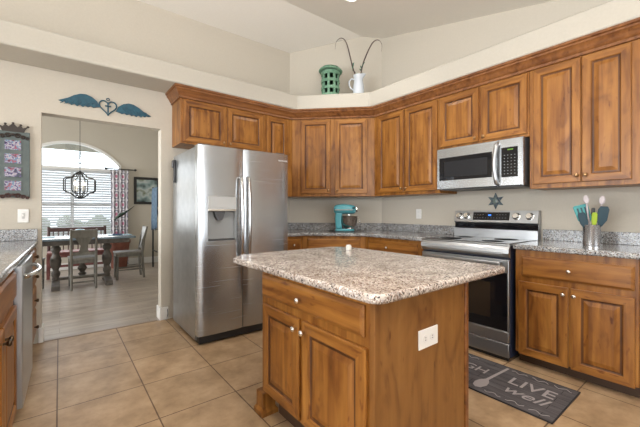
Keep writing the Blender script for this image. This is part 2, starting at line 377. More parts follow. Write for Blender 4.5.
def text(body, size, mat, parent, loc, rot, name='lettering', shear=0, offset=0, extrude=0.0004, align='CENTER', sx=1, stuff=None):
    cu = bpy.data.curves.new(name, 'FONT'); cu.body = body; cu.size = size; cu.align_x = align; cu.align_y = 'CENTER'
    cu.extrude = extrude; cu.shear = shear; cu.offset = offset; cu.materials.append(mat)
    tmp = bpy.data.objects.new(name, cu); C.objects.link(tmp)
    me = bpy.data.meshes.new_from_object(tmp.evaluated_get(bpy.context.evaluated_depsgraph_get())); me.name = name
    bpy.data.objects.remove(tmp); bpy.data.curves.remove(cu)
    if not me.materials: me.materials.append(mat)
    o = bpy.data.objects.new(name, me); C.objects.link(o); o.location = loc; o.rotation_euler = rot; o.scale = (sx, 1, 1)
    if parent: o.parent = parent
    return o

# ------------------------------------------------------------------ setting
XW, YW, DS = 3.373, 3.85, 6.34          # range wall, fridge wall, diagonal wall (x + y)
YF = 8.28                               # dining window wall
RIDGE_Y, RIDGE_Z, SL = 3.15, 3.505, 0.24
ZB = 2.75; YB = RIDGE_Y - (RIDGE_Z - ZB) / SL
XL, YBK = -5.0, -6.0
def ceil_z(y): return RIDGE_Z - SL * abs(y - RIDGE_Y) if y > YB else ZB
struct(MB().box(XL, XW, YBK, YW, -0.1, 0).build('floor', TILE), 'tan square tile kitchen floor', 'floor')
struct(MB().box(XL, 2.05, YW, YF, -0.1, -0.001).build('floor_dining', PLANK), 'grey brown plank floor of the dining room', 'floor')
struct(MB().box(-0.11, 0.82, YW - 0.006, YW + 0.02, -0.01, 0.003).build('trim_2', simple('threshold', (0.22, 0.15, 0.10), 0.5)), 'brown threshold strip in the doorway', 'threshold')
zc = ceil_z(YW)
struct(MB().prism([(YBK, ZB), (YB, ZB), (RIDGE_Y, RIDGE_Z), (YW + 0.13, ceil_z(YW + 0.13)), (YW + 0.13, 3.7), (YBK, 3.7)], XL, XW + 0.15, plane='yz').build('ceiling', CEIL), 'cream vaulted kitchen ceiling', 'ceiling')
DX0, DX1, DZ = -0.128, 0.855, 2.045
m = MB(); T = 0.13
m.box(XL, DX0, YW, YW + T, 0, 3.4).box(DX1, 2.49, YW, YW + T, 0, 3.4).box(DX0, DX1, YW, YW + T, DZ, 3.4)
struct(m.build('wall_back', WALL), 'beige wall with the doorway to the dining room', 'wall')
struct(MB().prism([(2.49, YW), (XW, DS - XW), (XW + 0.15, DS - XW), (XW + 0.15, YW + T), (2.49, YW + T)], 0, 3.5).build('wall_corner', WALL), 'beige wall set diagonally across the kitchen corner', 'wall')
struct(MB().box(XW, XW + 0.15, YBK, DS - XW, 0, 3.5).build('wall_right', WALL), 'beige wall behind the range', 'wall')
# soffit / plant ledge
sp = [(XL, YW), (XL, 3.45), (2.35, 3.45), (2.98, 2.82), (2.98, YBK), (XW, YBK), (XW, DS - XW), (2.49, YW)]
struct(MB().prism(sp, 2.436, 2.622).build('trim_1', SOFF, bevel=0.018, seg=3), 'pale plant ledge running above the cabinets', 'ledge')
# back of the room: two walls with unseen windows shaped for their light
m = MB(); m.box(XL, -2.1, YBK - 0.15, YBK, 0, ZB).box(2.7, XW, YBK - 0.15, YBK, 0, ZB).box(-2.1, 2.7, YBK - 0.15, YBK, 2.5, ZB).box(-2.1, 2.7, YBK - 0.15, YBK, 0, 0.1)
struct(m.build('wall_front', WALL), 'beige living room wall behind the viewer', 'wall')
m = MB(); m.box(XL - 0.15, XL, YBK, -0.3, 0, 3.6).box(XL - 0.15, XL, 3.5, YW, 0, 3.6).box(XL - 0.15, XL, -0.3, 3.5, 2.4, 3.6).box(XL - 0.15, XL, -0.3, 3.5, 0, 0.3)
struct(m.build('wall_left', WALL), 'beige living room wall on the left', 'wall')
def win_frame(name, x0, x1, z0, z1, y, mull, parent=None):
    m = MB(); t = 0.05
    m.box(x0, x0 + t, y, y + 0.06, z0, z1).box(x1 - t, x1, y, y + 0.06, z0, z1).box(x0 + t, x1 - t, y, y + 0.06, z0, z0 + t).box(x0 + t, x1 - t, y, y + 0.06, z1 - t, z1)
    for k in range(1, mull + 1):
        xx = x0 + (x1 - x0) * k / (mull + 1); m.box(xx - 0.03, xx + 0.03, y, y + 0.06, z0 + t, z1 - t)
    return m
struct(win_frame('window_2', -2.1, 2.7, 0.1, 2.5, YBK - 0.10, 3).build('window_2', WHITE), 'unseen white living room window frame behind the viewer, sized for its light', 'window')
f = win_frame('window_3', -0.3, 3.5, 0.3, 2.4, 0, 1)
for i, v in enumerate(f.v): f.v[i] = Vector((XL - 0.08 + v.y, v.x, v.z))
struct(f.build('window_3', WHITE), 'unseen white living room window frame on the left, placed for its light', 'window')

f = win_frame('window_4', 4.8, 7.4, 0.5, 2.4, 0, 1)  # unseen window added to bring light into the dining room
for i, v in enumerate(f.v): f.v[i] = Vector((XL - 0.08 + v.y, v.x, v.z))
struct(f.build('window_4', WHITE), 'unseen white window frame added on the left to light the dining room', 'window')
# dining room shell
WX, WR, WZS = 0.2, 0.84, 2.136         # window centre, half width, spring height
RA = 1.041; ZC = 2.562 - RA
def arch(r, n=24, hw=0.84):
    a = math.asin(hw / r); return [(WX + r * math.sin(-a + 2 * a * k / n), ZC + r * math.cos(-a + 2 * a * k / n)) for k in range(n + 1)]
ao = arch(RA, 24, WR)
WB = 0.55
m = MB(); m.box(XL, WX - WR, YF, YF + 0.15, 0, 3.1).box(WX + WR, 2.05, YF, YF + 0.15, 0, 3.1).box(WX - WR, WX + WR, YF, YF + 0.15, 0, WB)
for i in range(24):
    (x0, z0), (x1, z1) = ao[i], ao[i + 1]
    m.prism([(x0, z0), (x1, z1), (x1, 3.1), (x0, 3.1)], YF, YF + 0.15, plane='xz')
struct(m.build('wall_dining', WALL), 'beige dining room wall around the arched window', 'wall')
struct(MB().box(1.95, 2.10, YW + T, YF, 0, 3.1).build('wall_dining_right', WALL), 'beige right wall of the dining room', 'wall')
struct(MB().box(XL - 0.15, XL, YW + T, 4.8, 0, 3.1).box(XL - 0.15, XL, 7.4, YF, 0, 3.1).box(XL - 0.15, XL, 4.8, 7.4, 2.4, 3.1).box(XL - 0.15, XL, 4.8, 7.4, 0, 0.5).build('wall_dining_left', WALL), 'beige left wall of the dining room', 'wall')
struct(MB().box(XL, 2.05, YW + T, YF + 0.15, 3.1, 3.2).build('ceiling_dining', CEIL), 'cream dining room ceiling', 'ceiling')
# arched window: casing, transom, mullions, glass
wroot = struct(thing('window_1', 'white arched dining room window', 'window', (0, 0, 0)), 'white arched dining room window with horizontal blinds', 'window')
m = MB()
inn = arch(RA - 0.045, 24, WR - 0.035)
for i in range(24):
    a, b, c, d = ao[i], ao[i + 1], inn[i + 1], inn[i]
    m.prism([a, b, c, d], YF - 0.02, YF + 0.10, plane='xz')
for s in (-1, 1): m.box(WX + s * WR - 0.035 * (s > 0), WX + s * WR + 0.035 * (s < 0), YF - 0.02, YF + 0.10, WB, WZS)
m.box(WX - WR + 0.035, WX + WR - 0.035, YF - 0.01, YF + 0.10, 2.0, 2.045)
m.box(WX - 0.03, WX + 0.03, YF + 0.05, YF + 0.10, WB, 2.0).box(WX - WR + 0.035, WX + WR - 0.035, YF + 0.05, YF + 0.10, 1.27, 1.32)
m.box(WX - WR - 0.03, WX + WR + 0.03, YF - 0.05, YF + 0.1, WB - 0.03, WB)
m.build('window_frame', WHITE, wroot)
MB().prism([(WX - WR + .03, WB)] + [(p[0], p[1]) for p in inn] + [(WX + WR - .03, WB)], YF + 0.07, YF + 0.074, plane='xz').build('window_pane', GLASS, wroot)
m = MB()
for k in range(29):
    z = 0.60 + k * 0.0485; a = math.radians(52)
    m.M = ROT((WX, YF + 0.015, z), rx=-a); m.box(-WR + 0.04, WR - 0.04, -0.024, 0.024, -0.0012, 0.0012)
m.M = Matrix.Identity(4); m.box(WX - WR + 0.04, WX + WR - 0.04, YF - 0.012, YF + 0.045, 1.965, 2.0)
for x in (-0.5, 0, 0.5): m.box(WX + x - 0.003, WX + x + 0.003, YF - 0.012, YF - 0.009, 0.6, 1.97)
bl = m.build('blind', BLIND, wroot)
# outside: porch boards, lawn, hedge
struct(MB().box(-4, 4, YF + 0.16, 9.35, 2.53, 2.6).build('exterior_porch_roof', EAVE), 'boarded porch ceiling outside the arched window', 'porch roof')
struct(MB().box(-14, 14, YF + 0.16, 30, -0.3, -0.15).build('ground', LAWN), 'pale patio outside the dining window', 'ground')
m = MB()
for k in range(220):
    x, y, z = random.uniform(-2, 4.5), random.uniform(10.8, 11.5), random.uniform(-0.1, 0.75 + 0.25 * math.sin(k)); r = random.uniform(0.12, 0.26)
    m.M = Matrix.Translation((x, y, z)) @ Matrix.Rotation(random.random() * 6, 4, 'Z')
    m.lathe([(0.01, -r), (r * 0.75, -r * 0.6), (r, 0), (r * 0.7, r * 0.65), (0.01, r)], 7)
hg = m.build('hedge', HEDGE); tag(hg, 'green hedge outside seen through the blinds', 'hedge', None, 'stuff')

# baseboards
def bboard(name, pts, label):
    m = MB()
    for (x0, x1, y0, y1) in pts: m.box(x0, x1, y0, y1, 0, 0.135)
    struct(m.build(name, WHITE, bevel=0.006), label, 'baseboard')
bboard('baseboard_right', [(DX1 - 0.015, 0.925, YW - 0.015, YW), (DX1 - 0.015, DX1, YW, YW + T + 0.015)], 'white baseboard between the doorway and the fridge')
bboard('baseboard_left', [(-0.15, DX0 + 0.015, YW - 0.015, YW), (DX0, DX0 + 0.015, YW, YW + T + 0.015)], 'white baseboard at the left jamb of the doorway')
bboard('baseboard_dining', [(XL, 1.95, YF - 0.015, YF)], 'white baseboard under the arched window')

# crown moulding
def sweep(path, prof):
    n = len(path); m = MB(); k = len(prof); vs = []; fs = []
    for i in range(n):
        p = Vector(path[i]); ns = []
        if i > 0: d = (Vector(path[i]) - Vector(path[i - 1])).normalized(); ns.append(Vector((d.y, -d.x)))
        if i < n - 1: d = (Vector(path[i + 1]) - Vector(path[i])).normalized(); ns.append(Vector((d.y, -d.x)))
        q = ns[0] if len(ns) == 1 else (ns[0] + ns[1]) / (1 + ns[0].dot(ns[1]))
        for o, z in prof: vs.append((p.x + q.x * o, p.y + q.y * o, z))
    for i in range(n - 1):
        for j in range(k): fs.append((i * k + j, i * k + (j + 1) % k, (i + 1) * k + (j + 1) % k, (i + 1) * k + j))
    fs.append(list(range(k))); fs.append([(n - 1) * k + j for j in range(k)][::-1])
    return m.add(vs, fs)
crp = [(0.002, 2.318), (0.014, 2.322), (0.014, 2.342), (0.022, 2.348), (0.030, 2.366), (0.048, 2.392), (0.056, 2.398), (0.056, 2.412), (0.068, 2.418), (0.068, 2.4355), (0.002, 2.4355)]
struct(sweep([(0.965, YW - 0.001), (0.965, 3.53), (2.32, 3.53), (3.05, 2.80), (3.05, -0.9)], crp).build('trim_3', WCR, smooth=50), 'dark stained crown moulding on top of the wall cabinets', 'crown moulding')

# ------------------------------------------------------------------ cabinets
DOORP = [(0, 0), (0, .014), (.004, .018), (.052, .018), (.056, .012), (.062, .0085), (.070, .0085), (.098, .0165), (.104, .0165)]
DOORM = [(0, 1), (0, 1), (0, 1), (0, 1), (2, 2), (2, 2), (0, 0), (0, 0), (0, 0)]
DRP = [(0, 0), (0, .009), (.006, .012), (.016, .018), (.02, .018)]
KNOBP = [(0.006, 0), (0.006, 0.010), (0.010, 0.013), (0.0145, 0.020), (0.0135, 0.026), (0.008, 0.0295), (0.001, 0.030)]
def knob(parent, x, z, y=-0.018, mat=None):
    MB().lathe(KNOBP, 14, M=ROT((x, y, z)) @ FRONT).build('knob', mat or NICK, parent, smooth=50)
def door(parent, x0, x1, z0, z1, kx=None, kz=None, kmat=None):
    d = MB().rings(x0, x1, z0, z1, DOORP, DOORM).build('door', [WV, WH, GRV], parent)
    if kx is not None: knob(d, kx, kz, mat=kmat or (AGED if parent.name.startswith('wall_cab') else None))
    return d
def drawer(parent, x0, x1, z0, z1, kx=None, kz=None, kmat=None, name='drawer'):
    d = MB().rings(x0, x1, z0, z1, DRP, [(1, 1)] * 5).build(name, [WV, WH], parent)
    if kx is not None: knob(d, kx, kz, mat=kmat)
    return d
def cab(name, label, loc, rz, w, z1, d, foot=None, toe=None, group=None, cat='cabinet'):
    r = thing(name, label, cat, loc, rz, group)
    pts = rot_box_pts(foot, loc, rz) if foot else [(0.0005, 0), (w - 0.0005, 0), (w - 0.0005, d), (0.0005, d)]
    z0 = toe if toe else 0
    MB().prism(pts, z0, z1, 0).build('carcass', WV, r, bevel=0.0015, seg=1)
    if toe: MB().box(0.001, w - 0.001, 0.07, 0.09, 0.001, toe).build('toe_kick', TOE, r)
    return r
R90 = -PI / 2
UZ = 1.35; UT = 2.33
# wall cabinets, fridge wall
r = cab('wall_cabinet', 'short two-door wooden cabinet above the refrigerator', (0.965, 3.53, 1.86), 0, 0.965, UT - 1.86, 0.318)
door(r, .030, .472, .018, .445, .447, .050); door(r, .496, .937, .018, .445, .522, .050)
r = cab('wall_cabinet', 'narrow tall wooden wall cabinet rising behind the right edge of the refrigerator', (1.931, 3.53, UZ), 0, 0.388, UT - UZ, 0.318)
door(r, .022, .315, .035, .955, .29, .085)
# diagonal corner cabinet
loc = (2.3205, 3.5305, UZ); e = 0.001
r = cab('wall_cabinet', 'two-door wooden corner cabinet set diagonally above the stand mixer', loc, -PI / 4, 1.032, UT - UZ, 0.3,
        foot=[(2.3205, 3.5305), (3.0505, 2.8005), (XW - e, 2.8005), (XW - e, DS - XW - e), (2.489, YW - e), (2.3205, YW - e)])
door(r, .112, .487, .035, .955, .462, .075); door(r, .545, .940, .035, .955, .570, .075)
# range wall
r = cab('wall_cabinet', 'two-door wooden wall cabinet between the corner cabinet and the microwave', (3.05, 2.80, UZ), R90, 0.895, UT - UZ, 0.32)
door(r, .062, .448, .035, .955, .423, .075); door(r, .464, .868, .035, .955, .489, .075)
r = cab('wall_cabinet', 'short two-door wooden cabinet directly above the microwave', (3.05, 1.904, 1.785), R90, 0.815, UT - 1.785, 0.32)
door(r, .004, .396, .025, .520, .37, .06); door(r, .424, .800, .025, .520, .45, .06)
r = cab('wall_cabinet', 'tall two-door wooden wall cabinet right of the microwave above the utensil crock', (3.05, 1.088, UZ), R90, 0.70, UT - UZ, 0.32)
door(r, .030, .345, .035, .960, .322, .085); door(r, .352, .622, .035, .960, .375, .085)
r = cab('wall_cabinet', 'wooden wall cabinet at the far right end of the upper row', (3.05, 0.387, UZ), R90, 0.75, UT - UZ, 0.32)
door(r, .045, .36, .035, .960, .34, .085); door(r, .375, .70, .035, .960, .40, .085)

# base cabinets
BZ = 0.8755
r = cab('base_cabinet', 'two-door wooden base cabinet with wide drawer right of the range', (2.775, 1.088, 0), R90, 0.698, BZ, 0.597, toe=0.09)
drawer(r, .045, .678, .677, .828, .348, .752); door(r, .026, .340, .082, .636, .315, .588); door(r, .356, .680, .082, .636, .378, .588)
r = cab('base_cabinet', 'wooden base cabinet at the far right edge beyond the drawer cabinet', (2.775, 0.389, 0), R90, 0.8, BZ, 0.597, toe=0.09)
drawer(r, .045, .76, .677, .828, .40, .752); door(r, .03, .39, .082, .636, .36, .588); door(r, .41, .77, .082, .636, .44, .588)
r = cab('base_cabinet', 'wooden base cabinet with one wide drawer left of the range', (2.775, 2.692, 0), R90, 0.79, BZ, 0.597, toe=0.09)
drawer(r, .060, .715, .70, .845, .34, .775); door(r, .06, .38, .09, .66, .35, .6); door(r, .395, .715, .09, .66, .42, .6)
loc = (2.253, 3.215, 0)
r = cab('base_cabinet', 'wooden base cabinet set diagonally under the stand mixer', loc, -PI / 4, 0.737, BZ, 0.5, toe=0.09,
        foot=[(2.253, 3.215), (2.774, 2.694), (XW - e, 2.694), (XW - e, DS - XW - e), (2.489, YW - e), (2.253, YW - e)])
drawer(r, .062, .675, .70, .845, name='drawer_front'); door(r, .062, .36, .09, .66, .33, .6); door(r, .376, .675, .09, .66, .41, .6)
r = cab('base_cabinet', 'narrow wooden drawer base cabinet tucked against the right side of the refrigerator', (1.862, 3.215, 0), 0, 0.389, BZ, 0.634, toe=0.09)
drawer(r, .03, .362, .70, .845, .255, .775); door(r, .03, .362, .09, .66, .33, .6)

# countertops with backsplash
def counter(name, label, poly, splash, z0=0.876, z1=0.914, mat=GRW, rnd=0.012):
    r = thing(name, label, 'countertop', (0, 0, 0))
    MB().prism(poly, z0, z1).build('slab', mat, r, bevel=rnd, seg=3)
    for pts in splash: MB().prism(pts, z1, 1.008).build('backsplash', mat, r, bevel=0.003, seg=1)
    return r
q = 0.02
counter('countertop', 'grey granite worktop wrapping the corner from refrigerator to range',
        [(1.86, YW - e), (1.86, 3.175), (2.237, 3.175), (2.733, 2.679), (2.733, 1.903), (XW - e, 1.903), (XW - e, DS - XW - e), (2.489, YW - e)],
        [[(1.862, YW - e), (1.862, YW - q), (2.489 - .008, YW - q), (2.489, YW - e)],
         [(2.489, YW - e), (2.481, YW - q), (XW - q, DS - XW - .008), (XW - e, DS - XW - e)],
         [(XW - q, 1.905), (XW - e, 1.905), (XW - e, DS - XW - e), (XW - q, DS - XW - .008)]])
counter('countertop', 'granite worktop right of the range holding the utensil crock',
        [(2.733, -0.42), (2.733, 1.093), (XW - e, 1.093), (XW - e, -0.42)], [[(XW - q, -0.42), (XW - q, 1.093), (XW - e, 1.093), (XW - e, -0.42)]])

# ------------------------------------------------------------------ island
IX, IY0, IY1 = 0.925, 0.850, 1.720        # face frame plane and ends
r = thing('kitchen_island', 'wooden kitchen island with speckled granite top and white side outlet', 'kitchen island', (IX, IY1, 0), R90)
W = IY1 - IY0; IB = 0.135
MB().prism([(0, 0), (W, 0), (W, 0.66), (0, 0.66)], IB, 0.829).build('carcass', WV, r, bevel=0.002, seg=1)
MB().box(W - 0.02, W + 0.006, -0.004, 0.012, 0.02, 0.829).box(W, W + 0.006, 0.012, 0.635, 0.02, 0.829).build('end_panel', wood('alder_end_panel', 2, (0.19, 0.078, 0.018), (0.24, 0.105, 0.026), (0.28, 0.13, 0.036)), r, bevel=0.002, seg=1)
MB().box(W - 0.03, W + 0.014, 0.635, 0.664, 0.0, 0.829).build('corner_post', WCR, r, bevel=0.004)
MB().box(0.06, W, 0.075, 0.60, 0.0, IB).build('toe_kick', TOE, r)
drawer(r, .016, .826, .685, .808, .409, .742, CHR)
door(r, .034, .392, .152, .645, .374, .597, CHR); door(r, .424, .839, .152, .645, .444, .597, CHR)
for x in (-0.004, W - 0.05):
    m = MB(); m.rings(-0.052, 0.052, -0.052, 0.052, [(0, 0), (0, .022), (.006, .030), (.012, .040), (.012, .125)]);
    M = ROT((x, 0.05, 0)) @ Matrix.Rotation(-PI / 2, 4, 'X')
    for i, v in enumerate(m.v): m.v[i] = ROT((x, 0.025, 0)) @ Vector((v.x, v.z, -v.y))
    m.build('foot', WV, r)
X0, X1, Y0, Y1 = 0.880, 1.925, 0.797, 2.165
def rc(cx, cy, a0, rad=0.05, n=6): return [(cx + rad * math.cos(a0 + k * PI / 2 / n), cy + rad * math.sin(a0 + k * PI / 2 / n)) for k in range(n + 1)]
pl = rc(X0 + .06, Y0 + .06, PI, .06) + rc(X1 - .03, Y0 + .03, -PI / 2, .03) + [(X1, Y1 - .12), (X1 - .12, Y1)] + [(X0 + .13, Y1), (X0, Y1 - .13)]
loc = (IX, IY1, 0)
MB().prism(rot_box_pts(pl, loc, R90), 0.830, 0.867).build('countertop', GR, r, bevel=0.012, seg=3)
# outlet on the end panel, facing -y in world => local +x
op = MB(); op.box(W + 0.006, W + 0.011, 0.26, 0.40, 0.582, 0.664)
o = op.build('outlet_plate', PLATE, r, bevel=0.002)
for yy in (0.305, 0.355):
    m = MB(); m.M = ROT((W + 0.011, yy, 0.623)) @ Matrix.Rotation(PI / 2, 4, 'Y'); m.lathe([(0.016, 0), (0.016, 0.002), (0.0155, 0.0025), (0.001, 0.0025)], 16)
    m.M = Matrix.Identity(4)
    for dz in (-0.005, 0.005): m.box(W + 0.0132, W + 0.0138, yy - 0.005, yy + 0.004, 0.623 + dz - 0.0013, 0.623 + dz + 0.0013, 1)
    m.build('socket', [WHITE, DGREY], o, smooth=40)

o = thing('small_container', 'tiny white square object at the far edge of the island top', 'small container', (1.76, 1.885, 0.867))
MB().box(-.016, .016, -.016, .016, 0, .034).build('body', PLATE, o, bevel=0.004)
MB().box(-.013, .013, -.013, .013, .034, .040).build('lid', WHITE, o, bevel=0.002)

# ------------------------------------------------------------------ refrigerator
FX0, FX1, FY = 0.930, 1.842, 2.881
r = thing('refrigerator', 'stainless steel side-by-side refrigerator with ice and water dispenser', 'refrigerator', (FX0, FY, 0))
W = FX1 - FX0
MB().box(0.004, W - 0.004, 0.085, 0.80, 0.03, 1.735).build('cabinet_body', SIDE, r, bevel=0.006)
def bulge(x, x0, x1, b=0.010): t = (2 * x - x0 - x1) / (x1 - x0); return -b * (1 - t ** 4)
def fdoor(x0, x1, hole=None):
    xs = [x0 + (x1 - x0) * k / 14 for k in range(15)]; zs = [0.085, 0.3, 0.5, 0.7, 0.9, 1.1, 1.3, 1.5, 1.742]
    if hole: 
        xs = sorted([x for x in xs if min(abs(x - hole[0]), abs(x - hole[1])) > 0.008] + [hole[0], hole[1]])
        zs = sorted([z for z in zs if min(abs(z - hole[2]), abs(z - hole[3])) > 0.02] + [hole[2], hole[3]])
    m = MB(); nx, nz = len(xs), len(zs); vs = []; fs = []
    for z in zs:
        for x in xs:
            edge = 0.006 if (x in (xs[0], xs[-1])) else 0
            vs.append((x, bulge(x, x0, x1) + edge, z))
    for j in range(nz - 1):
        for i in range(nx - 1):
            if hole and hole[0] <= (xs[i] + xs[i + 1]) / 2 <= hole[1] and hole[2] <= (zs[j] + zs[j + 1]) / 2 <= hole[3]: continue
            fs.append((j * nx + i, j * nx + i + 1, (j + 1) * nx + i + 1, (j + 1) * nx + i))
    k = len(vs); D = 0.075
    edge = [i for i in range(nx)] + [j * nx + nx - 1 for j in range(1, nz)] + [(nz - 1) * nx + i for i in range(nx - 2, -1, -1)] + [j * nx for j in range(nz - 2, 0, -1)]
    for i in edge: vs.append((vs[i][0], D, vs[i][2]))
    n = len(edge)
    for i in range(n): fs.append((edge[i], edge[(i + 1) % n], k + (i + 1) % n, k + i))
    fs.append([k + i for i in range(n)])
    if hole:                                     # the recess of the dispenser
        hx = [x for x in xs if hole[0] <= x <= hole[1]]; y1 = 0.06
        for za, zb_ in ((hole[2], hole[3]),):
            pass
        m.add(vs, fs)
        y0 = lambda x: bulge(x, x0, x1)
        rim = [(x, y0(x), hole[2]) for x in hx] + [(x, y0(x), hole[3]) for x in reversed(hx)]
        back = [(x, y1, z) for x, y, z in rim]; n = len(rim)
        m.add(rim + back, [(i, (i + 1) % n, n + (i + 1) % n, n + i) for i in range(n)] + [list(range(n, 2 * n))], 1)
    else: m.add(vs, fs)
    return m
dl = fdoor(0.0, 0.4135, (0.084, 0.347, 0.905, 1.300)).build('freezer_door', [ST, MGREY], r, smooth=30)
dr = fdoor(0.4195, W, None).build('fridge_door', ST, r, smooth=30)
dsp = MB().box(0.086, 0.345, -0.010, 0.03, 1.172, 1.298).build('dispenser_panel', simple('dispenser_silver', (0.52, 0.53, 0.53), 0.3, 0.4), dl, bevel=0.003)
MB().box(0.086, 0.345, -0.0125, -0.004, 1.166, 1.186).build('dispenser_trim', CHR, dl, bevel=0.003)
MB().prism([(0.15, 1.166), (0.245, 1.166), (0.235, 1.12), (0.215, 1.085), (0.18, 1.085), (0.16, 1.12)], 0.0, 0.055, plane='xz').build('ice_chute', DGREY, dl, bevel=0.004)
MB().box(0.098, 0.333, -0.004, 0.058, 0.906, 0.918).build('drip_tray', DGREY, dl, bevel=0.003)
for x, d in ((0.385, dl), (0.458, dr)):
    path = [(x, -0.008, 1.478)] + [(x, -0.045 - 0.022 * math.sin(PI * t / 12), 1.465 - 0.735 * t / 12) for t in range(13)] + [(x, -0.008, 0.717)]
    MB().tube(path, 0.0145, 12).build('handle', simple('handle_steel', (0.5, 0.49, 0.48), 0.2, 1), d, smooth=60)
MB().box(0.02, W - 0.02, 0.02, 0.085, 0.012, 0.078).build('base_grille', BLKP, r, bevel=0.003)
m = MB(); m.box(0.02, 0.12, 0.03, 0.14, 1.742, 1.757).box(W - 0.12, W - 0.02, 0.03, 0.14, 1.742, 1.757); m.build('hinge_cover', DGREY, r, bevel=0.004)
m = MB(); m.box(0.03, 0.09, 0.10, 0.18, 0.0, 0.03).box(W - 0.09, W - 0.03, 0.10, 0.18, 0, 0.03).box(0.03, 0.09, 0.7, 0.78, 0, 0.03).box(W - 0.09, W - 0.03, 0.7, 0.78, 0, 0.03); m.build('foot', BLKP, r)
text('FRIGIDAIRE', 0.021, simple('badge_silver', (0.8, 0.8, 0.8), 0.2, 0.5), dr, (0.845, -0.0095, 1.672), (PI / 2, 0, 0), name='badge', offset=0.0006)
# clip and rope on the fridge side
o = thing('magnetic_clip', 'black magnetic clip on the upper side of the refrigerator', 'clip', (FX0 + 0.004, 3.595, 1.46))
MB().box(-0.018, 0.0, -0.018, 0.018, 0.0, 0.23).build('clip_body', BLKP, o, bevel=0.005)
MB().box(-0.03, -0.018, -0.012, 0.03, 0.15, 0.225).build('jaw', DGREY, o, bevel=0.004)
o = thing('door_stop', 'small dark curved hook low on the wall beside the refrigerator', 'door stop', (0.915, YW - 0.015, 0.03))
MB().tube([(0, 0, .0), (-0.005, -.03, .012), (-0.006, -.045, .04), (-0.005, -.03, .068), (0, 0, .08)], 0.003, 8).build('hook', BLKM, o, smooth=50)

# ------------------------------------------------------------------ range
RY0, RY1, RX = 1.108, 1.888, 2.71
r = thing('range', 'stainless steel electric range with black glass oven door', 'range', (RX, RY1, 0), R90)
W = RY1 - RY0
MB().box(0.002, W - 0.002, 0.03, 0.655, 0.03, 0.895).build('oven_body', simple('range_side_dark', (0.02, 0.025, 0.05), 0.4), r)
m = MB(); m.prism([(0.03, 0.80), (0.0, 0.812), (-0.012, 0.84), (-0.008, 0.872), (0.012, 0.893), (0.03, 0.898)], 0, W, plane='yz').build('front_fascia', STL, r, smooth=30)
MB().box(0, W, 0.012, 0.56, 0.896, 0.908).build('cooktop_frame', STL, r, bevel=0.003)
ck = MB().box(0.015, W - 0.015, 0.035, 0.555, 0.908, 0.9145).build('cooktop_glass', simple('smoked_cooktop_glass', (0.05, 0.048, 0.046), 0.08, 0, 0.8), r, bevel=0.002)
m = MB()
for bx, by, br_ in ((.2, .17, .10), (.58, .17, .085), (.2, .42, .075), (.58, .42, .10)):
    m.M = ROT((bx, by, 0.9145)); m.lathe([(br_, 0), (br_, 0.0004), (br_ - .004, 0.0004), (br_ - .004, 0)], 32)
m.build('burner_ring', DGREY, ck)
dd = MB().box(0.004, W - 0.004, 0.0, 0.032, 0.235, 0.79).build('oven_door', STL, r, bevel=0.004)
MB().box(0.012, W - 0.012, -0.004, 0.0, 0.240, 0.690).build('door_glass', BLK, dd, bevel=0.002)
MB().box(0.14, W - 0.14, -0.0045, -0.004, 0.32, 0.60).build('oven_window', simple('oven_window', (0.02, 0.014, 0.01), 0.05), dd)
MB().box(0.004, W - 0.004, -0.002, 0.03, 0.150, 0.232).build('door_lower_rail', STL, r, bevel=0.003)
MB().box(0.004, W - 0.004, 0.0, 0.03, 0.035, 0.142).build('storage_drawer', STL, r, bevel=0.004)
MB().box(0.02, W - 0.02, 0.03, 0.06, 0.001, 0.035).build('kick_plate', BLKP, r)
h = MB(); h.box(0.05, W - 0.05, -0.052, -0.036, 0.748, 0.776); h.box(0.06, 0.085, -0.036, 0.0, 0.752, 0.772).box(W - 0.085, W - 0.06, -0.036, 0.0, 0.752, 0.772)
h.build('handle', STL, dd, bevel=0.006)
MB().box(0.06, W - 0.045, -0.018, -0.009, 0.828, 0.852).build('vent_strip', STL, r, bevel=0.004)
# backguard
bgd = MB().prism([(0.575, 0.9085), (0.655, 0.9085), (0.655, 1.172), (0.60, 1.172), (0.572, 1.06), (0.585, 1.05), (0.60, 1.04), (0.60, 0.998), (0.575, 0.992)], 0.0, W, plane='yz').build('backguard', STL, r, smooth=30)
MB().box(0.002, W - 0.002, 0.592, 0.605, 0.996, 1.043).build('vent_slot', BLK, bgd)
tl = math.atan2(0.028, 0.112)
def onpanel(x, s): return Vector((x, 0.572 + 0.25 * s - 0.0005, 1.06 + s))        # point on the sloped control face
PR = ROT((0, 0, 0), rx=-tl)
def panel_box(x0, x1, s0, s1, t):
    m = MB(); L_ = math.cos(tl)
    m.M = Matrix.Translation((0, 0.572, 1.06)) @ Matrix.Rotation(-tl, 4, 'X')
    return m.box(x0, x1, -t, 0.002, s0, s1)
MB_ = panel_box(0.20, 0.545, 0.020, 0.098, 0.003)
for row in (0.072, 0.040):
    for k in range(12):
        if row > 0.05 and 4 <= k <= 7: continue
        t_ = panel_box(0.215 + k * 0.0265, 0.224 + k * 0.0265, row, row + 0.004, 0.0036); n0 = len(MB_.v); MB_.v += t_.v; MB_.f += [[a + n0 for a in f_] for f_ in t_.f]; MB_.m += [1] * len(t_.f)
dp = MB_.build('control_display', [BLK, MARK], bgd)
panel_box(0.350, 0.376, 0.062, 0.076, 0.004).build('clock', BLUELED, dp)
for x in (0.055, 0.135, 0.605, 0.715):
    k = MB(); k.lathe([(0.033, 0), (0.033, 0.006), (0.028, 0.008), (0.026, 0.030), (0.022, 0.034), (0.001, 0.034)], 24, M=Matrix.Translation(onpanel(x, 0.058)) @ Matrix.Rotation(-tl, 4, 'X') @ FRONT)
    k.build('control_knob', CHR, bgd, smooth=40)

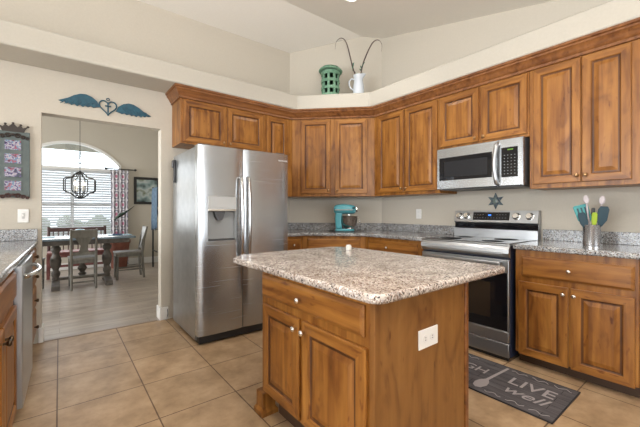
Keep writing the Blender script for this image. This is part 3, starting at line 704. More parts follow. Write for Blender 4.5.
# ------------------------------------------------------------------ microwave
r = thing('microwave', 'stainless steel over-the-range microwave with black window and keypad', 'microwave', (2.975, 1.893, 1.375), R90)
W = 0.785; H = 0.405
MB().box(0.0, W, 0.03, 0.39, 0.012, H).build('microwave_body', DGREY, r, bevel=0.003)
dm = MB().rings(0, 0.585, 0.005, H, [(0, -0.03), (0, 0.0), (0.006, 0.008), (.01, .008)]).build('microwave_door', ST, r)
MB().box(0.030, 0.540, -0.0105, -0.007, 0.090, 0.312).build('door_window', BLK, dm, bevel=0.002)
MB().box(0.085, 0.50, -0.0115, -0.0104, 0.120, 0.270).build('window_mesh', simple('mesh_screen', (0.018, 0.018, 0.02), 0.35, 0, 0.2), dm)
cp = MB().rings(0.588, W, 0.005, H, [(0, -0.03), (0, 0.0), (0.006, 0.008), (.01, .008)]).build('control_panel', ST, r)
m = MB().box(0.618, 0.748, -0.0105, -0.007, 0.080, 0.330)
for a in range(4):
    for b in range(7):
        m.box(0.640 + a * 0.027, 0.648 + a * 0.027, -0.0112, -0.0104, 0.105 + b * 0.026, 0.110 + b * 0.026, 1)
kp = m.build('keypad', [BLK, MARK], cp)
MB().box(0.668, 0.712, -0.0112, -0.0104, 0.305, 0.315).build('clock', GRNLED, kp)
path = [(0.59, -0.006, 0.37)] + [(0.59 - 0.012 * math.sin(PI * t / 10), -0.035 - 0.018 * math.sin(PI * t / 10), 0.362 - 0.33 * t / 10) for t in range(11)] + [(0.59, -0.006, 0.025)]
MB().tube(path, 0.018, 10).build('handle', STL, dm, smooth=60)
MB().box(0.01, 0.024, -0.0092, -0.0075, 0.025, 0.039).build('badge', MARK, dm)
m = MB(); m.box(0.02, W - 0.02, 0.02, 0.38, 0.0, 0.012); m.build('vent_underside', DGREY, r)

# ------------------------------------------------------------------ left peninsula, dishwasher
PX = -0.158                                  # door-front plane is PX + 0.018 .. faces +x
TH = math.radians(-1.0); RP = PI / 2 + TH      # the peninsula stands a degree out of square
def pen(dx, y): return (PX + dx * math.cos(TH) - (y - 3.83) * math.sin(TH), 3.83 + dx * math.sin(TH) + (y - 3.83) * math.cos(TH), 0)
r = cab('base_cabinet', 'wooden sink base cabinet at the left edge of the picture', pen(-0.018, 1.50), RP, 0.955, BZ, 0.56, toe=0.09)
drawer(r, .03, .93, .70, .845, name='drawer_front'); door(r, .03, .475, .09, .66, .45, .60, BRASS); door(r, .487, .93, .09, .66, .512, .60, BRASS)
r = cab('base_cabinet', 'wooden base cabinet with a stack of drawers between dishwasher and doorway', pen(-0.018, 3.075), RP, 0.755, BZ, 0.56, toe=0.09)
for z0, z1 in ((.735, .85), (.545, .715), (.345, .525), (.11, .325)):
    drawer(r, .025, .735, z0, z1, .50, (z0 + z1) / 2, BRASS)
r = thing('dishwasher', 'light stainless dishwasher with curved towel-bar handle', 'dishwasher', pen(0, 2.462), RP)
W = 0.605
MB().box(0.003, W - 0.003, 0.02, 0.56, 0.05, 0.868).build('tub_body', MGREY, r)
dw = simple('pale_brushed_steel', (0.46, 0.48, 0.50), 0.3, 0.8)
dd = MB().box(0.0, W, -0.022, 0.019, 0.075, 0.868).build('dishwasher_door', dw, r, bevel=0.006)
path = [(0.03, -0.022, 0.80)] + [(0.04 + 0.525 * t / 12, -0.04 - 0.035 * math.sin(PI * t / 12), 0.80) for t in range(13)] + [(0.575, -0.022, 0.80)]
MB().tube(path, 0.012, 10).build('handle', CHR, dd, smooth=60)
MB().box(0.02, W - 0.02, 0.05, 0.07, 0.001, 0.075).build('kick_plate', BLKP, r)
r = thing('countertop', 'grey granite worktop over the dishwasher at the left', 'countertop', pen(0, 3.83), TH)
MB().prism([(0.010, -2.75), (0.010, 0.017), (-0.64, 0.005), (-0.64, -2.75)], 0.876, 0.914).build('slab', GRW, r, bevel=0.012, seg=3)
MB().box(-0.64, 0.006, -0.018, 0.004, 0.914, 1.012).build('backsplash', GRW, r, bevel=0.003, seg=1)

# ------------------------------------------------------------------ small kitchen objects
# stand mixer
r = thing('stand_mixer', 'aqua blue stand mixer with steel bowl on the corner worktop', 'stand mixer', (2.800, 3.070, 0.914), -PI / 4)
MB().prism([(-.115, -.075), (-.10, -.10), (.06, -.10), (.115, -.06), (.125, 0), (.115, .06), (.06, .10), (-.10, .10), (-.115, .075)], 0, 0.035).build('base', AQUA, r, bevel=0.012, seg=3)
m = MB(); prof = [(-.11, .03), (-.03, .03), (-.035, .08), (-.04, .14), (-.03, .20), (-.02, .235), (-.115, .235), (-.12, .16)]
m.prism(prof, -.045, .045, plane='xz').build('column', AQUA, r, bevel=0.02, seg=3)
hm = MB(); vs = []; fs = []; seg = 16
pr = [(-.135, .02, .27), (-.13, .05, .272), (-.10, .065, .275), (-.03, .07, .278), (.05, .066, .276), (.11, .058, .272), (.13, .045, .27), (.14, .02, .268)]
for x, rr, zc_ in pr:
    for k in range(seg): a = 2 * PI * k / seg; vs.append((x, rr * 0.95 * math.cos(a), zc_ + rr * 0.9 * math.sin(a)))
for i in range(len(pr) - 1):
    for k in range(seg): fs.append((i * seg + k, i * seg + (k + 1) % seg, (i + 1) * seg + (k + 1) % seg, (i + 1) * seg + k))
fs += [list(range(seg)), [(len(pr) - 1) * seg + k for k in range(seg)]]
hd = hm.add(vs, fs).build('motor_head', AQUA, r, smooth=60)
MB().lathe([(0.028, 0), (0.028, 0.02), (0.001, 0.021)], 18, M=ROT((0.138, 0, .272)) @ Matrix.Rotation(PI / 2, 4, 'Y')).build('hub_cap', CHR, hd, smooth=40)
MB().tube([(0.10, -0.05, .29), (0.125, -0.075, .29)], 0.009, 8).build('attachment_knob', BLKP, hd)
MB().box(-.12, .10, -.0665, -.058, .262, .272).build('trim_band', CHR, hd)
b = MB().lathe([(0.05, 0.0), (0.05, 0.012), (0.075, 0.03), (0.098, 0.075), (0.104, 0.15), (0.108, 0.155), (0.103, 0.155), (0.098, 0.15), (0.09, 0.08), (0.04, 0.02)], 32, M=ROT((0.055, 0, 0.036))).build('bowl', simple('bowl_steel', (0.42, 0.36, 0.32), 0.12, 1), r, smooth=50)
MB().tube([(.150, -.055, .17), (.185, -.08, .16), (.19, -.083, .12), (.175, -.07, .09), (.15, -.055, .09)], 0.006, 8).build('bowl_handle', CHR, b, smooth=60)
MB().lathe([(0.015, 0), (0.022, 0.03), (0.022, 0.06), (0.001, 0.06)], 14, M=ROT((0.055, 0, 0.15))).build('beater_shaft', CHR, r, smooth=40)
MB().tube([(-.11, .05, .04), (-.16, .06, .006), (-.20, .0, .006), (-.12, -.13, .006), (.05, -.135, .006), (.17, -.06, .006), (.24, .02, .006)], 0.004, 6).build('power_cord', BLKP, r)

# utensil crock and utensils
cx, cy = 3.085, 0.690
r = thing('utensil_crock', 'brushed steel utensil crock on the right worktop', 'utensil holder', (cx, cy, 0.914))
MB().lathe([(0.052, 0), (0.053, 0.006), (0.053, 0.150), (0.055, 0.154), (0.051, 0.154), (0.050, 0.150), (0.050, 0.008), (0.001, 0.008)], 36).build('vessel', simple('crock_steel', (0.70, 0.70, 0.72), 0.22, 1), r, smooth=40)
def utensil(name, label, cat, base, tip, head, hmat, smat, ax, group=None):
    o = thing(name, label, cat, (cx + base[0], cy + base[1], 0.925)); t = Vector((tip[0] - base[0], tip[1] - base[1], tip[2] - 0.925 + 0.914 - 0.0))
    hl = head[1]; n = t.normalized(); s = t - n * hl
    MB().tube([(0, 0, 0.0), tuple(s)], 0.006, 8).build('handle', smat, o, smooth=50)
    wx = Vector((.22, -.976, 0)); wx = (wx - n * wx.dot(n)).normalized(); wy = n.cross(wx)
    M = Matrix.Translation(s) @ Matrix(((wx.x, wy.x, n.x, 0), (wx.y, wy.y, n.y, 0), (wx.z, wy.z, n.z, 0), (0, 0, 0, 1)))
    m = MB(); w = head[0]
    if head[2] == 'slot':
        m.M = M; m.prism([(-.012, -0.01), (.012, -0.01), (w * .5, hl * .25), (w * .55, hl * .95), (w * .45, hl), (-w * .45, hl), (-w * .55, hl * .95), (-w * .5, hl * .25)], -.003, .003, plane='xz')
        d = m.build('blade', hmat, o, bevel=0.002)
        m = MB(); m.M = M
        for k in (-1, 0, 1): m.box(k * w * .26 - w * .06, k * w * .26 + w * .06, -.0035, .0035, hl * .3, hl * .85)
        m.build('slots', TEALD, d)
    elif head[2] == 'oval':
        m.M = M; pts = [(w / 2 * math.sin(a), hl / 2 - hl / 2 * math.cos(a)) for a in [2 * PI * k / 18 for k in range(18)]]
        m.prism(pts, -.006, .006, plane='xz'); m.build('spoon_head', hmat, o, bevel=0.004)
    else:
        m.M = M; m.prism([(-.01, -0.01), (.01, -0.01), (w * .5, hl * .3), (w * .5, hl * .85), (w * .3, hl), (-w * .35, hl * .97), (-w * .5, hl * .8), (-w * .5, hl * .3)], -.005, .005, plane='xz')
        m.build('blade', hmat, o, bevel=0.003)
    return o
RZ_ = -0.65
utensil('slotted_turner', 'teal slotted turner leaning left in the steel crock', 'turner', (0.0, -.01), (0.02, .075, .300), (.085, .15, 'slot'), TEAL2, TEALD, PI/2 + .5)
utensil('spatula', 'deep blue-teal spatula lying against the teal turner', 'spatula', (-.02, -.005), (-.045, .055, .245), (.05, .12, 'spat'), TEALD, TEALD, PI/2 + .4)
utensil('spoon', 'pale lilac spoon standing upright left in the crock', 'spoon', (.0, .0), (-.01, .034, .372), (.036, .065, 'oval'), LILAC, LILAC, PI/2 + .6)
utensil('spoon', 'pale lilac spoon standing tall at the right of the crock', 'spoon', (.01, -.02), (.01, -.062, .365), (.036, .065, 'oval'), LILAC, LILAC, PI/2 + .6)
utensil('spatula', 'lime green spatula in the middle of the crock', 'spatula', (-.01, -.01), (-.02, -.022, .245), (.034, .09, 'spat'), LIME, LIME, PI/2 + .5)
utensil('spatula', 'dark teal wide spoon-spatula leaning right in the crock', 'spatula', (-.005, -.025), (-.005, -.075, .290), (.062, .14, 'spat'), TEALD, TEALD, PI/2 + .5)
utensil('kitchen_utensil', 'black handled utensil behind the lime green spatula', 'utensil', (.035, .008), (.042, .0, .280), (.024, .06, 'spat'), BLKP, BLKP, PI/2 + .5)

# star on wall
r = thing('wall_star', 'blue-green six-pointed star hung on the wall above the range', 'wall ornament', (XW - 0.001, 1.50, 1.266), R90)
pts = [((0.082 if k % 2 == 0 else 0.040) * math.sin(PI * k / 6), (0.082 if k % 2 == 0 else 0.040) * math.cos(PI * k / 6)) for k in range(12)]
MB().prism(pts, -0.012, 0, plane='xz').build('star_plate', MOSAIC, r, bevel=0.002)
MB().lathe([(0.026, 0), (0.024, 0.006), (0.001, 0.010)], 16, M=ROT((0, -.012, 0)) @ FRONT).build('center_stone', simple('grey_green_stone', (0.13, 0.17, 0.15), 0.3), r, smooth=40)
# wall plates
def wall_plate(name, label, loc, rz, kind):
    r = thing(name, label, 'wall plate', loc, rz); MB().box(-.036, .036, -.006, 0, -.058, .058).build('plate', PLATE, r, bevel=0.002)
    if kind == 'switch':
        MB().box(-.006, .006, -.014, -.006, -.004, .014).build('toggle', PLATE, r, bevel=0.002)
        MB().box(-.010, .010, -.0072, -.006, -.024, .024).build('toggle_bezel', simple('bezel_grey', (0.55, 0.54, 0.52), 0.4), r)
    else:
        m = MB()
        for z in (-.024, .024): m.lathe([(0.017, 0), (0.0165, 0.0015), (0.001, 0.0016)], 16, M=ROT((0, -.006, z)) @ FRONT)
        m.build('socket', WHITE, r)
wall_plate('wall_outlet', 'white wall outlet between the corner and the range', (XW - 0.001, 2.388, 1.133), R90, 'outlet')
wall_plate('light_switch', 'white light switch under the photo board', (-0.248, YW - 0.001, 1.126), 0, 'switch')

# ledge decor
def ledge(px_a, sm):  # point on the ledge at the given direction angle with x + y = sm
    return px_a
r = thing('wooden_lantern', 'weathered green slatted wooden lantern on the plant ledge', 'lantern', (2.735, 3.270, 2.622), 0.3)
m = MB()
for z0, z1 in ((0, .03), (.085, .118), (.172, .205), (.262, .305)): m.lathe([(.106, z0), (.106, z1), (.092, z1), (.092, z0)], 28)
m.lathe([(.001, 0), (.095, 0), (.095, .01), (.001, .01)], 24)
m.build('hoop', GREENW, r, smooth=40)
for k in range(9):
    m = MB(); m.M = ROT((0, 0, 0), rz=2 * PI * k / 9); m.box(.086, .099, -.013, .013, 0.005, .305); m.build('slat', GREENW, r)
m = MB(); m.M = ROT((0, 0, .310), ry=math.radians(5)); m.lathe([(.128, 0), (.135, .012), (.11, .040), (.06, .066), (.001, .072)], 28); m.build('lid', GREENW, r, smooth=30)
for o in [x for x in bpy.data.objects if x.parent == r]: o.data.transform(Matrix.Diagonal((1.13, 1.13, 1.04, 1)))
r = thing('pitcher', 'white enamel pitcher on the plant ledge beside the green lantern', 'pitcher', (2.980, 3.010, 2.622), -PI / 4)
vb = MB().lathe([(.062, 0), (.066, .01), (.070, .07), (.066, .13), (.055, .19), (.056, .225), (.066, .262), (.063, .262), (.053, .225), (.05, .19), (.06, .13), (.06, .02), (.001, .015)], 32)
for i, v in enumerate(vb.v):
    if v.z > .22 and v.x > .03: vb.v[i] = Vector((v.x + (v.z - .22) * 0.7, v.y * 0.8, v.z + (v.z - .22) * 0.25))
vb.build('body', CERAM, r, smooth=60)
MB().tube([(-.055, 0, .215), (-.09, 0, .225), (-.118, 0, .19), (-.115, 0, .14), (-.095, 0, .10), (-.064, 0, .08)], 0.009, 8).build('handle', CERAM, r, smooth=60)
def feather(label, pts, rads, off):
    o = thing('dried_stem', label, 'dried stem', (2.980 + off, 3.010 - off, 2.622 + 0.02), -PI / 4)
    P = [Vector((p[0], p[1], p[2] * 1.05)) for p in pts]; out = []; R = []
    for i in range(len(P) - 1):
        for t in range(6):
            u = t / 6; a = P[max(i - 1, 0)]; b = P[i]; c = P[i + 1]; d = P[min(i + 2, len(P) - 1)]
            out.append(0.5 * ((2 * b) + (c - a) * u + (2 * a - 5 * b + 4 * c - d) * u * u + (3 * b - a - 3 * c + d) * u ** 3)); R.append(rads[i] + (rads[i + 1] - rads[i]) * u)
    out.append(P[-1]); R.append(rads[-1])
    MB().tube([tuple(p) for p in out], R, 6).build('stalk', TWIG, o, smooth=60)
    m = MB()
    for k in range(7):
        p = out[7 + k]; m.M = Matrix.Translation(p) @ Matrix.Rotation(k * 1.3, 4, 'Z'); m.prism([(0, 0), (.018, .012), (.028, .036), (.006, .026)], -.003, .003, plane='xz')
    m.build('leaflet', noisy('stem_green', (0.05, 0.13, 0.09), (0.10, 0.2, 0.14), 10, 0.7), o)
feather('dark dried stem curling over to the left of the pitcher', [(0, 0, 0), (-.015, 0, .2), (-.06, 0, .36), (-.115, 0, .58), (-.155, -.01, .665), (-.21, -.02, .685), (-.262, -.02, .64), (-.275, -.02, .55)], [.008, .008, .009, .008, .006, .004, .003, .001], -.014)
feather('dark dried stem curling over to the right of the pitcher', [(0, 0, 0), (.005, 0, .2), (.035, 0, .36), (.10, 0, .52), (.165, -.01, .62), (.225, -.02, .635), (.27, -.02, .58), (.265, -.02, .49)], [.008, .008, .009, .008, .006, .004, .003, .001], .014)

# winged heart
r = thing('winged_heart', 'teal metal angel wings with heart and cross above the doorway', 'wall ornament', (0.373, YW - 0.002, 2.190), 0)
def wing(sgn):
    top = [(0.064, -.022), (.088, .028), (.13, .062), (.175, .078), (.22, .074), (.27, .05), (.31, .02), (.345, .002), (.385, -.018)]
    tail = [(.355, -.028), (.34, -.022), (.325, -.038), (.305, -.027), (.288, -.045), (.265, -.030), (.245, -.048), (.225, -.032), (.20, -.046), (.185, -.03), (.16, -.042), (.14, -.028), (.118, -.040), (.095, -.030)]
    return [(sgn * x, z) for x, z in top + tail]
for s in (-1, 1):
    w_ = wing(s); sh = [(x, z - 0.012 * (1 if s > 0 else -0.4)) for x, z in w_]
    wg = MB().prism(sh, -0.012, -0.002, plane='xz').build('wing', TEAL, r, bevel=0.002)
    m = MB()
    for k in range(8):
        x0 = .12 + .03 * k
        m.tube([(s * x0, -.013, .02 - .002 * k - .005), (s * (x0 + .022), -.0135, -.012 - .002 * k), (s * (x0 + .04), -.013, -.030 - .001 * k)], 0.003, 5)
    m.build('feather_ridge', TEAL, wg)
hp = [(0.072 * 16 * math.sin(t) ** 3 / 16, 0.0048 * (13 * math.cos(t) - 5 * math.cos(2 * t) - 2 * math.cos(3 * t) - math.cos(4 * t)) - 0.005) for t in [2 * PI * k / 40 for k in range(40)]]
MB().tube([(x, -.008, z) for x, z in hp], 0.006, 8, closed=True).build('heart', TEAL, r, smooth=60)
MB().box(-.006, .006, -.014, -.004, -.062, .042).box(-.026, .026, -.014, -.004, -.002, .010).build('cross', TEAL, r, bevel=0.002)
MB().tube([(.012 * math.cos(a), -.008, .070 + .012 * math.sin(a)) for a in [2 * PI * k / 14 for k in range(14)]], 0.004, 6, closed=True).build('hanging_ring', TEAL, r, smooth=60)

# photo board
r = thing('photo_board', 'tall grey-green photo board with black crown and four snapshots', 'photo board', (-0.312, YW - 0.002, 1.282), 0)
MB().box(-.108, .108, -.02, 0, 0, .565).build('panel', BOARD, r, bevel=0.003)
ph = [MB().box(-.052, .052, -.026, -.02, z, z + .080).build('photo', [PHOTO], r) for z in (.407, .292, .177, .062)]
m = MB()   # crown
m.prism([(-.068, .560), (.068, .560), (.078, .585), (.094, .612), (.064, .598), (.048, .622), (.028, .602), (0, .632), (-.028, .602), (-.048, .622), (-.064, .598), (-.094, .612), (-.078, .585)], -.022, -.006, plane='xz')
for x, z in ((0, .634), (-.049, .624), (.049, .624), (-.095, .614), (.095, .614)): m.lathe([(.001, -.009), (.009, -.004), (.009, .004), (.001, .009)], 10, M=ROT((x, -.014, z)))
m.build('crown', IRON, r)
def scroll(zc_, sg):
    m = MB()
    for s in (-1, 1):
        for (x0, rr, n) in ((.030, .020, 1), (.065, .016, 1), (.093, .011, 1)):
            m.tube([(s * (x0 + rr * (1 - k / 26) * math.cos(k * .55)), -.026, zc_ - sg * x0 * .28 + rr * (1 - k / 26) * math.sin(k * .55) * sg) for k in range(20)], 0.0055, 6)
    m.lathe([(.001, -.012), (.016, -.004), (.016, .004), (.001, .012)], 10, M=ROT((0, -.026, zc_)))
    return m
scroll(.535, 1).build('top_scroll', IRON, r, smooth=60); scroll(.025, 1).build('bottom_scroll', simple('scroll_brown', (0.06, 0.025, 0.02), 0.6), r, smooth=60)

# kitchen mat
r = thing('kitchen_mat', 'dark grey kitchen mat printed with lettering and a spoon before the range', 'mat', (2.372, 1.155, 0.0), R90)
MB().box(-.535, .512, -.252, .252, 0.0005, 0.009).build('mat_body', [MATW], r, bevel=0.003)
m = MB(); m.box(-.535, .512, -.2525, -.246, 0.004, 0.0096).box(-.535, .512, .246, .2525, 0.004, 0.0096).box(.506, .5125, -.2525, .2525, .004, .0096).box(-.5355, -.529, -.2525, .2525, .004, .0096)
m.build('binding', MATE, r)
Z_ = 0.0095
text('LIVE', 0.150, MATT, r, (0.298, 0.058, Z_), (0, 0, 0), name='lettering', offset=0.001, sx=1.0)
text('well', 0.135, MATT, r, (0.300, -0.075, Z_), (0, 0, 0), name='script_lettering', shear=0.3, sx=1.1)
text('LAUGH', 0.125, MATT, r, (-0.185, 0.050, Z_), (0, 0, 0), name='lettering', sx=1.0)
text('often', 0.115, MATT, r, (-0.215, -0.075, Z_), (0, 0, 0), name='script_lettering', shear=0.3, sx=1.1)
sp_ = [(0.020 + .009, .225), (0.020 - .009, .225), (-.012, -.03), (-.035, -.07), (-.045, -.12), (-.035, -.165), (-.01, -.185), (.02, -.17), (.035, -.12), (.028, -.07), (.008, -.03)]
sp_ = [(x + .068, y - .022 if y < .1 else y) for x, y in sp_]
MB().prism(sp_, 0.009, 0.0098).build('printed_spoon', MATT, r)
m = MB()
for sx_ in (-1, 1):
    for sy in (-1, 1):
        for k in range(3):
            x0 = .12 + .13 * k
            m.tube([(sx_ * (x0 + .1 * t / 10), sy * (.205 + .012 * math.sin(t * .9 + k)), .0093) for t in range(11)], 0.0022, 5)
m.build('flourish', MATT, r)

# recessed ceiling lights: first at the frame edge, others added unseen for even light
def can(label, x, y, power=30):
    z = ceil_z(y); o = thing('recessed_light', label, 'ceiling light', (x, y, z), 0, 'recessed ceiling lights')
    tilt = -math.atan(SL) if (YB < y < RIDGE_Y) else 0
    m = MB(); m.M = ROT((0, 0, 0), rx=-tilt); m.lathe([(.085, .01), (.085, -.006), (.068, -.009), (.062, -.002), (.062, .01)], 28); m.build('trim_ring', WHITE, o, smooth=40)
    m = MB(); m.M = ROT((0, 0, 0), rx=-tilt); m.lathe([(.062, .006), (.062, -.003), (.001, -.003)], 28); m.build('lens', LAMP, o)
    l = bpy.data.lights.new('downlight', 'SPOT'); l.energy = power; l.color = (1, 0.955, 0.90); l.spot_size = math.radians(124); l.spot_blend = 0.6; l.shadow_soft_size = 0.07
    lo = bpy.data.objects.new('downlight', l); C.objects.link(lo); lo.location = (x, y, z - 0.03)
can('recessed ceiling light just over the top edge of the picture', 2.33, 2.47, 30)
can('added unseen recessed light over the gap between island and range', 1.95, 1.05, 38)
can('added unseen recessed light over the refrigerator side', 0.9, 2.2, 14)
can('added unseen recessed light over the peninsula', -0.6, 0.9, 9)
can('added unseen recessed light over the room centre', 1.0, 0.1, 55)
can('added unseen recessed light in the living room behind the range wall end', 2.0, -2.0)
can('added unseen recessed light in the living room near the left window', -2.4, -2.0)

# ------------------------------------------------------------------ dining room furniture
TX, TY = 0.285, 6.52
r = thing('dining_table', 'grey trestle dining table with turned pedestals and window sheen painted blue on top', 'dining table', (TX, TY, 0))
MB().box(-.70, .70, -.385, .385, .728, .760).build('tabletop', TABLET, r, bevel=0.008)
MB().box(-.62, .62, -.30, .30, .655, .728).build('apron', GREYD, r, bevel=0.004)
PED = [(.055, .10), (.062, .12), (.055, .15), (.075, .18), (.075, .22), (.05, .25), (.05, .27), (.085, .33), (.095, .40), (.085, .45), (.055, .50), (.06, .53), (.085, .56), (.085, .60), (.06, .62), (.06, .655)]
for x in (-.333, .333):
    p = MB().lathe([(q_ * .76, z_) for q_, z_ in PED], 20)
    for i, v in enumerate(p.v): p.v[i] = v + Vector((x, 0, 0))
    p.build('pedestal', GREYD, r, smooth=50)
    MB().prism([(-.34, 0), (-.24, 0), (-.18, .04), (.18, .04), (.24, 0), (.34, 0), (.33, .06), (.20, .10), (-.20, .10), (-.33, .06)], x - .05, x + .05, plane='yz').build('foot', GREYD, r, bevel=0.006)
MB().box(-.333, .333, -.035, .035, .10, .14).build('stretcher', GREYD, r, bevel=0.005)
p = MB().lathe([(.03, .14), (.06, .17), (.03, .20), (.065, .26), (.03, .33), (.02, .40), (.03, .42), (.001, .44)], 16); p.build('finial', GREYD, r, smooth=50)

def chair(label, x, y, rz):
    r = thing('dining_chair', label, 'dining chair', (x, y, 0), rz, 'grey dining chairs')
    MB().prism([(-.19, -.20), (.19, -.20), (.225, .22), (-.225, .22)], .435, .465).build('seat', CUSH, r, bevel=0.012, seg=3)
    MB().prism([(-.175, -.185), (.175, -.185), (.20, .20), (-.20, .20)], .385, .435).build('seat_rail', GREYW, r)
    for s in (-1, 1):
        MB().tube([(s * .175, -.215, 0), (s * .175, -.195, .25), (s * .175, -.19, .44), (s * .178, -.215, .68), (s * .18, -.265, .90)], [.018, .021, .022, .02, .016], 8).build('leg', GREYW, r, smooth=60)
        MB().tube([(s * .19, .19, 0), (s * .19, .19, .435)], [.016, .022], 8).build('leg', GREYW, r, smooth=60)
        MB().tube([(s * .176, -.20, .16), (s * .19, .185, .16)], .011, 6).build('stretcher', GREYW, r)
    MB().tube([(-.17, -.205, .20), (.17, -.205, .20)], .012, 6).build('stretcher', GREYW, r)
    MB().tube([(-.17, -.205, .11), (.17, -.205, .11)], .012, 6).build('stretcher', GREYW, r)
    m = MB(); m.M = ROT((0, -.235, .76), rx=math.radians(-13)) 
    M2_ = ROT((0, -.238, .785), rx=math.radians(12))
    m.M = M2_; m.box(-.195, .195, -.012, .012, -.015, .105); m.build('top_rail', GREYW, r, bevel=0.006)
    m = MB(); m.M = M2_; m.prism([(-.125, -.012), (-.10, -.06), (-.045, -.14), (-.06, -.20), (-.075, -.235), (.075, -.235), (.06, -.20), (.045, -.14), (.10, -.06), (.125, -.012)], -.007, .007, plane='xz'); m.build('splat', GREYW, r)
    m = MB(); m.M = ROT((0, -.198, .53), rx=math.radians(8)); m.box(-.165, .165, -.01, .01, -.025, .025); m.build('lower_rail', GREYW, r, bevel=0.004)
    r.scale = (0.86, 1, 1)
    return r
chair('grey dining chair with its back to the kitchen at the middle of the table', 0.285, 6.285, 0)
chair('grey dining chair at the right end of the table turned sideways', 0.955, 6.665, PI / 2)
chair('grey dining chair half hidden behind the left doorway jamb', -0.36, 6.285, 0)

# bench with spindle back
r = thing('bench', 'red-brown spindle-backed bench behind the dining table', 'bench', (0.27, 7.62, 0))
MB().box(-.44, .44, -.36, .08, .42, .455).build('seat', REDW, r, bevel=0.006)
for s in (-1, 1):
    MB().tube([(s * .425, .05, 0), (s * .425, .05, .45), (s * .425, .08, .88)], .024, 8).build('post', DKRED, r, smooth=60)
    MB().box(s * .425 - .022, s * .425 + .022, -.34, -.30, 0, .42).build('leg', REDW, r)
    MB().box(s * .425 - .012, s * .425 + .012, -.30, .04, .19, .23).build('stretcher', REDW, r)
MB().box(-.41, .41, .055, .09, .79, .86).build('top_rail', DKRED, r, bevel=0.005)
MB().box(-.41, .41, -.33, -.31, .19, .23).build('stretcher', REDW, r)
MB().box(-.41, .41, -.34, .06, .36, .42).build('apron', REDW, r)
for k in range(11): MB().tube([(-.36 + .072 * k, .05, .455), (-.36 + .072 * k, .072, .80)], .009, 6).build('spindle', DKRED, r)

# things on the table
r = thing('serving_bowl', 'pale blue domed bowl at the middle of the dining table', 'bowl', (0.252, 6.47, 0.7605))
MB().lathe([(.05, 0), (.055, .008), (.095, .03), (.10, .06), (.085, .095), (.05, .118), (.001, .125)], 24).build('bowl_body', simple('blue_glaze', (0.16, 0.36, 0.46), 0.2), r, smooth=50)
MB().lathe([(.10, .055), (.104, .06), (.10, .066)], 24).build('rim_band', simple('blue_glaze_dark', (0.08, 0.2, 0.28), 0.3), r, smooth=50)
def placemat(label, x, y):
    o = MB().box(-.17, .17, -.13, .13, 0, .006).build('placemat', BLUECL, bevel=0.002); o.location = (x, y, .7602)
    tag(o, label, 'placemat')
placemat('pale blue placemat before the middle dining chair', 0.285, 6.30)
placemat('pale blue placemat at the right end of the dining table', 0.80, 6.55)
placemat('pale blue placemat at the left end of the dining table', -0.23, 6.55)
r = thing('napkin', 'dark blue folded napkin on the right placemat', 'napkin', (0.76, 6.50, .7665))
MB().prism([(-.07, -.05), (.07, -.05), (.05, .05), (-.05, .05)], 0, .018).build('cloth', simple('navy_cloth', (0.03, 0.06, 0.18), 0.8), r, bevel=0.005)

# chandelier
HX, HY = 0.254, 6.50
r = thing('chandelier', 'dark iron cage chandelier with candle bulbs over the dining table', 'chandelier', (HX, HY, 1.36))
prof = [(.012, .425), (.05, .405), (.085, .375), (.10, .345), (.135, .335), (.19, .325), (.215, .30), (.215, .135), (.19, .105), (.14, .095), (.115, .075), (.085, .045), (.05, .02), (.012, 0.005)]
for k in range(4):
    a = PI * k / 4 + 0.25
    pth = [(x * math.cos(a), x * math.sin(a), z) for x, z in prof] + [(-x * math.cos(a), -x * math.sin(a), z) for x, z in reversed(prof)]
    MB().tube(pth, 0.008, 6, closed=True).build('cage_frame', BLKM, r, smooth=50)
MB().lathe([(.012, 0), (.02, .01), (.012, .03), (.012, .14), (.025, .15), (.012, .16), (.010, .43), (.02, .435), (.001, .45)], 14).build('center_stem', BLKM, r, smooth=50)
for k in range(4):
    a = PI * k / 2 + 0.5; x, y = .075 * math.cos(a), .075 * math.sin(a)
    ar = MB().tube([(0, 0, .10), (x * .6, y * .6, .085), (x, y, .10), (x, y, .125)], .006, 6).build('arm', BLKM, r, smooth=50)
    MB().lathe([(.011, 0), (.011, .085), (.001, .086)], 12, M=ROT((x, y, .125))).build('candle', CANDLE, ar, smooth=40)
    MB().lathe([(.006, 0), (.014, .02), (.012, .04), (.002, .065)], 12, M=ROT((x, y, .211))).build('bulb', BULB, ar, smooth=60)
m = MB()
zt = 3.1 - 1.36
m.tube([(0, 0, .45), (0, 0, zt)], 0.004, 6)
for k in range(10): 
    a = 0 if k % 2 else PI / 2
    m.tube([(.010 * math.cos(t) * math.cos(a), .010 * math.cos(t) * math.sin(a), .47 + k * .032 + .02 * math.sin(t)) for t in [2 * PI * j / 10 for j in range(10)]], .0025, 5, closed=True)
m.build('chain', BLKM, r)
for k in range(4):
    a = PI * k / 2 + 0.3
    MB().tube([(q_ * math.cos(a), q_ * math.sin(a), z_) for q_, z_ in ((.006, .56), (.05, .57), (.075, .60), (.06, .64), (.03, .655), (.035, .69), (.012, .74))], .004, 5).build('scroll', simple('verdigris', (0.10, 0.16, 0.14), 0.5), r, smooth=60)
MB().lathe([(.06, zt), (.06, zt - .012), (.02, zt - .03), (.001, zt - .03)][::-1], 20).build('canopy', BLKM, r, smooth=40)

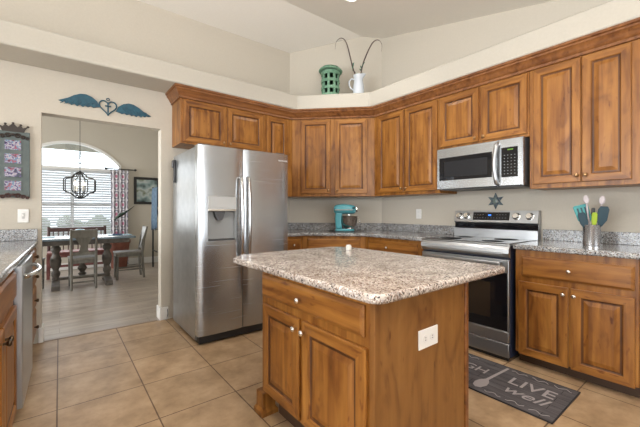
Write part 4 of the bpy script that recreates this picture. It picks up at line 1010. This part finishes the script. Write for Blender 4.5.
# curtain and rod
r = thing('curtain', 'grey and pink trellis-print curtain panel right of the window', 'curtain', (1.005, YF - 0.085, 0))
vs = []; fs = []; n = 60; zs = [0.03 + (2.035 - 0.03) * k / 10 for k in range(11)]
for z in zs:
    for i in range(n + 1):
        x = -.165 + .33 * i / n; vs.append((x * (1 - .06 * math.sin(PI * z / 2)), .028 * math.sin(i / n * 2 * PI * 5) * (0.8 + 0.2 * math.cos(z * 2)), z))
for j in range(10):
    for i in range(n): a = j * (n + 1) + i; fs.append((a, a + 1, a + n + 2, a + n + 1))
co = MB().add(vs, fs).build('fabric', CURT, r, smooth=80); so = co.modifiers.new('s', 'SOLIDIFY'); so.thickness = 0.003
r = thing('curtain_rod', 'short dark curtain rod holding the trellis-print curtain', 'curtain rod', (0.2, YF - 0.085, 2.055))
MB().tube([(0.58, 0, 0), (1.08, 0, 0)], .011, 10).build('rod', BLKM, r, smooth=60)
for s, x in ((-1, 0.56), (1, 1.10)): MB().lathe([(.001, -.03), (.022, -.015), (.025, 0), (.018, .02), (.001, .03)], 12, M=ROT((x, 0, 0)) @ Matrix.Rotation(PI / 2, 4, 'Y')).build('finial', BLKM, r, smooth=60)
for x in (0.98,): MB().box(x - .008, x + .008, 0, .084, -.008, .008).build('bracket', BLKM, r)

# framed picture
r = thing('picture_frame', 'black framed picture on the dining wall right of the window', 'picture', (1.545, YF - 0.002, 1.318))
m = MB(); m.rings(-.262, .262, 0, .60, [(0, 0), (0, .022), (.006, .028), (.050, .026), (.055, .012)], cap=False); m.f.pop(); m.m.pop(); m.build('frame', BLKM, r)
MB().box(-.21, .21, -.012, 0, .052, .548).build('print', ART, r)

# quilt rack with denim
r = thing('quilt_rack', 'tall black quilt rack at the right edge of the doorway', 'rack', (1.545, 7.33, 0))
for y in (-.27, .27):
    MB().box(-.028, .0, y - .018, y + .018, 0, 1.66).build('post', BLKM, r, bevel=0.003)
    MB().tube([(.0, y, 1.60), (.26, y, 0.012)], .014, 8).build('rear_leg', BLKM, r)
for z in (.35, .8, 1.25, 1.62): MB().tube([(-.014, -.27, z), (-.014, .27, z)], .012, 8).build('rung', BLKM, r)
o = thing('denim_garment', 'blue denim garment draped over the black quilt rack', 'garment', (1.531, 7.33, 0.80))
vs = []; fs = []; cols = 16; prof = [(-.028, 0.0), (-.032, .2), (-.03, .45), (-.029, .70), (-.024, .825), (-.010, .842), (.006, .842), (.018, .83), (.024, .72), (.024, .45)]
for i in range(cols + 1):
    y = -.235 + .47 * i / cols
    for x, z in prof: vs.append((x + .010 * math.sin(i * 1.1) * (1 - z / .9), y, z + (.03 * math.sin(i * .7) if z == 0 else 0)))
k = len(prof)
for i in range(cols):
    for j in range(k - 1): a = i * k + j; fs.append((a, a + 1, a + k + 1, a + k))
dn_ = MB().add(vs, fs).build('fabric', DENIM, o, smooth=70); dn_.modifiers.new('s', 'SOLIDIFY').thickness = 0.006

# potted plant
r = thing('potted_plant', 'large terracotta pot with a dark strap-leaved plant before the curtain', 'potted plant', (0.965, 7.93, 0))
MB().lathe([(.13, 0), (.14, .01), (.185, .50), (.20, .50), (.205, .57), (.185, .57), (.18, .50), (.001, .50)], 32).build('pot', TERRA, r, smooth=35)
MB().lathe([(.18, .49), (.178, .515), (.001, .52)], 24).build('soil', SOIL, r)
def leaf(pts, wid):
    vs = []; fs = []
    for (x, y, z), w in zip(pts, wid): vs += [(x, y, z + w), (x, y - w * .35, z), (x, y, z - w)]
    for i in range(len(pts) - 1):
        for j in range(2): a = i * 3 + j; fs.append((a, a + 1, a + 4, a + 3))
    o = MB().add(vs, fs).build('leaf', LEAF, r, smooth=70); o.modifiers.new('s', 'SOLIDIFY').thickness = 0.004
leaf([(-.10, 0, .985), (-.06, -.02, 1.02), (0.0, -.03, 1.075), (.09, -.03, 1.12), (.18, -.02, 1.19), (.275, 0, 1.27)], [.004, .03, .045, .028, .014, .003])
MB().tube([(-.01, 0, .51), (-.03, 0, .75), (-.06, -.015, 1.01)], .006, 6).build('stem', LEAF, r, smooth=60)
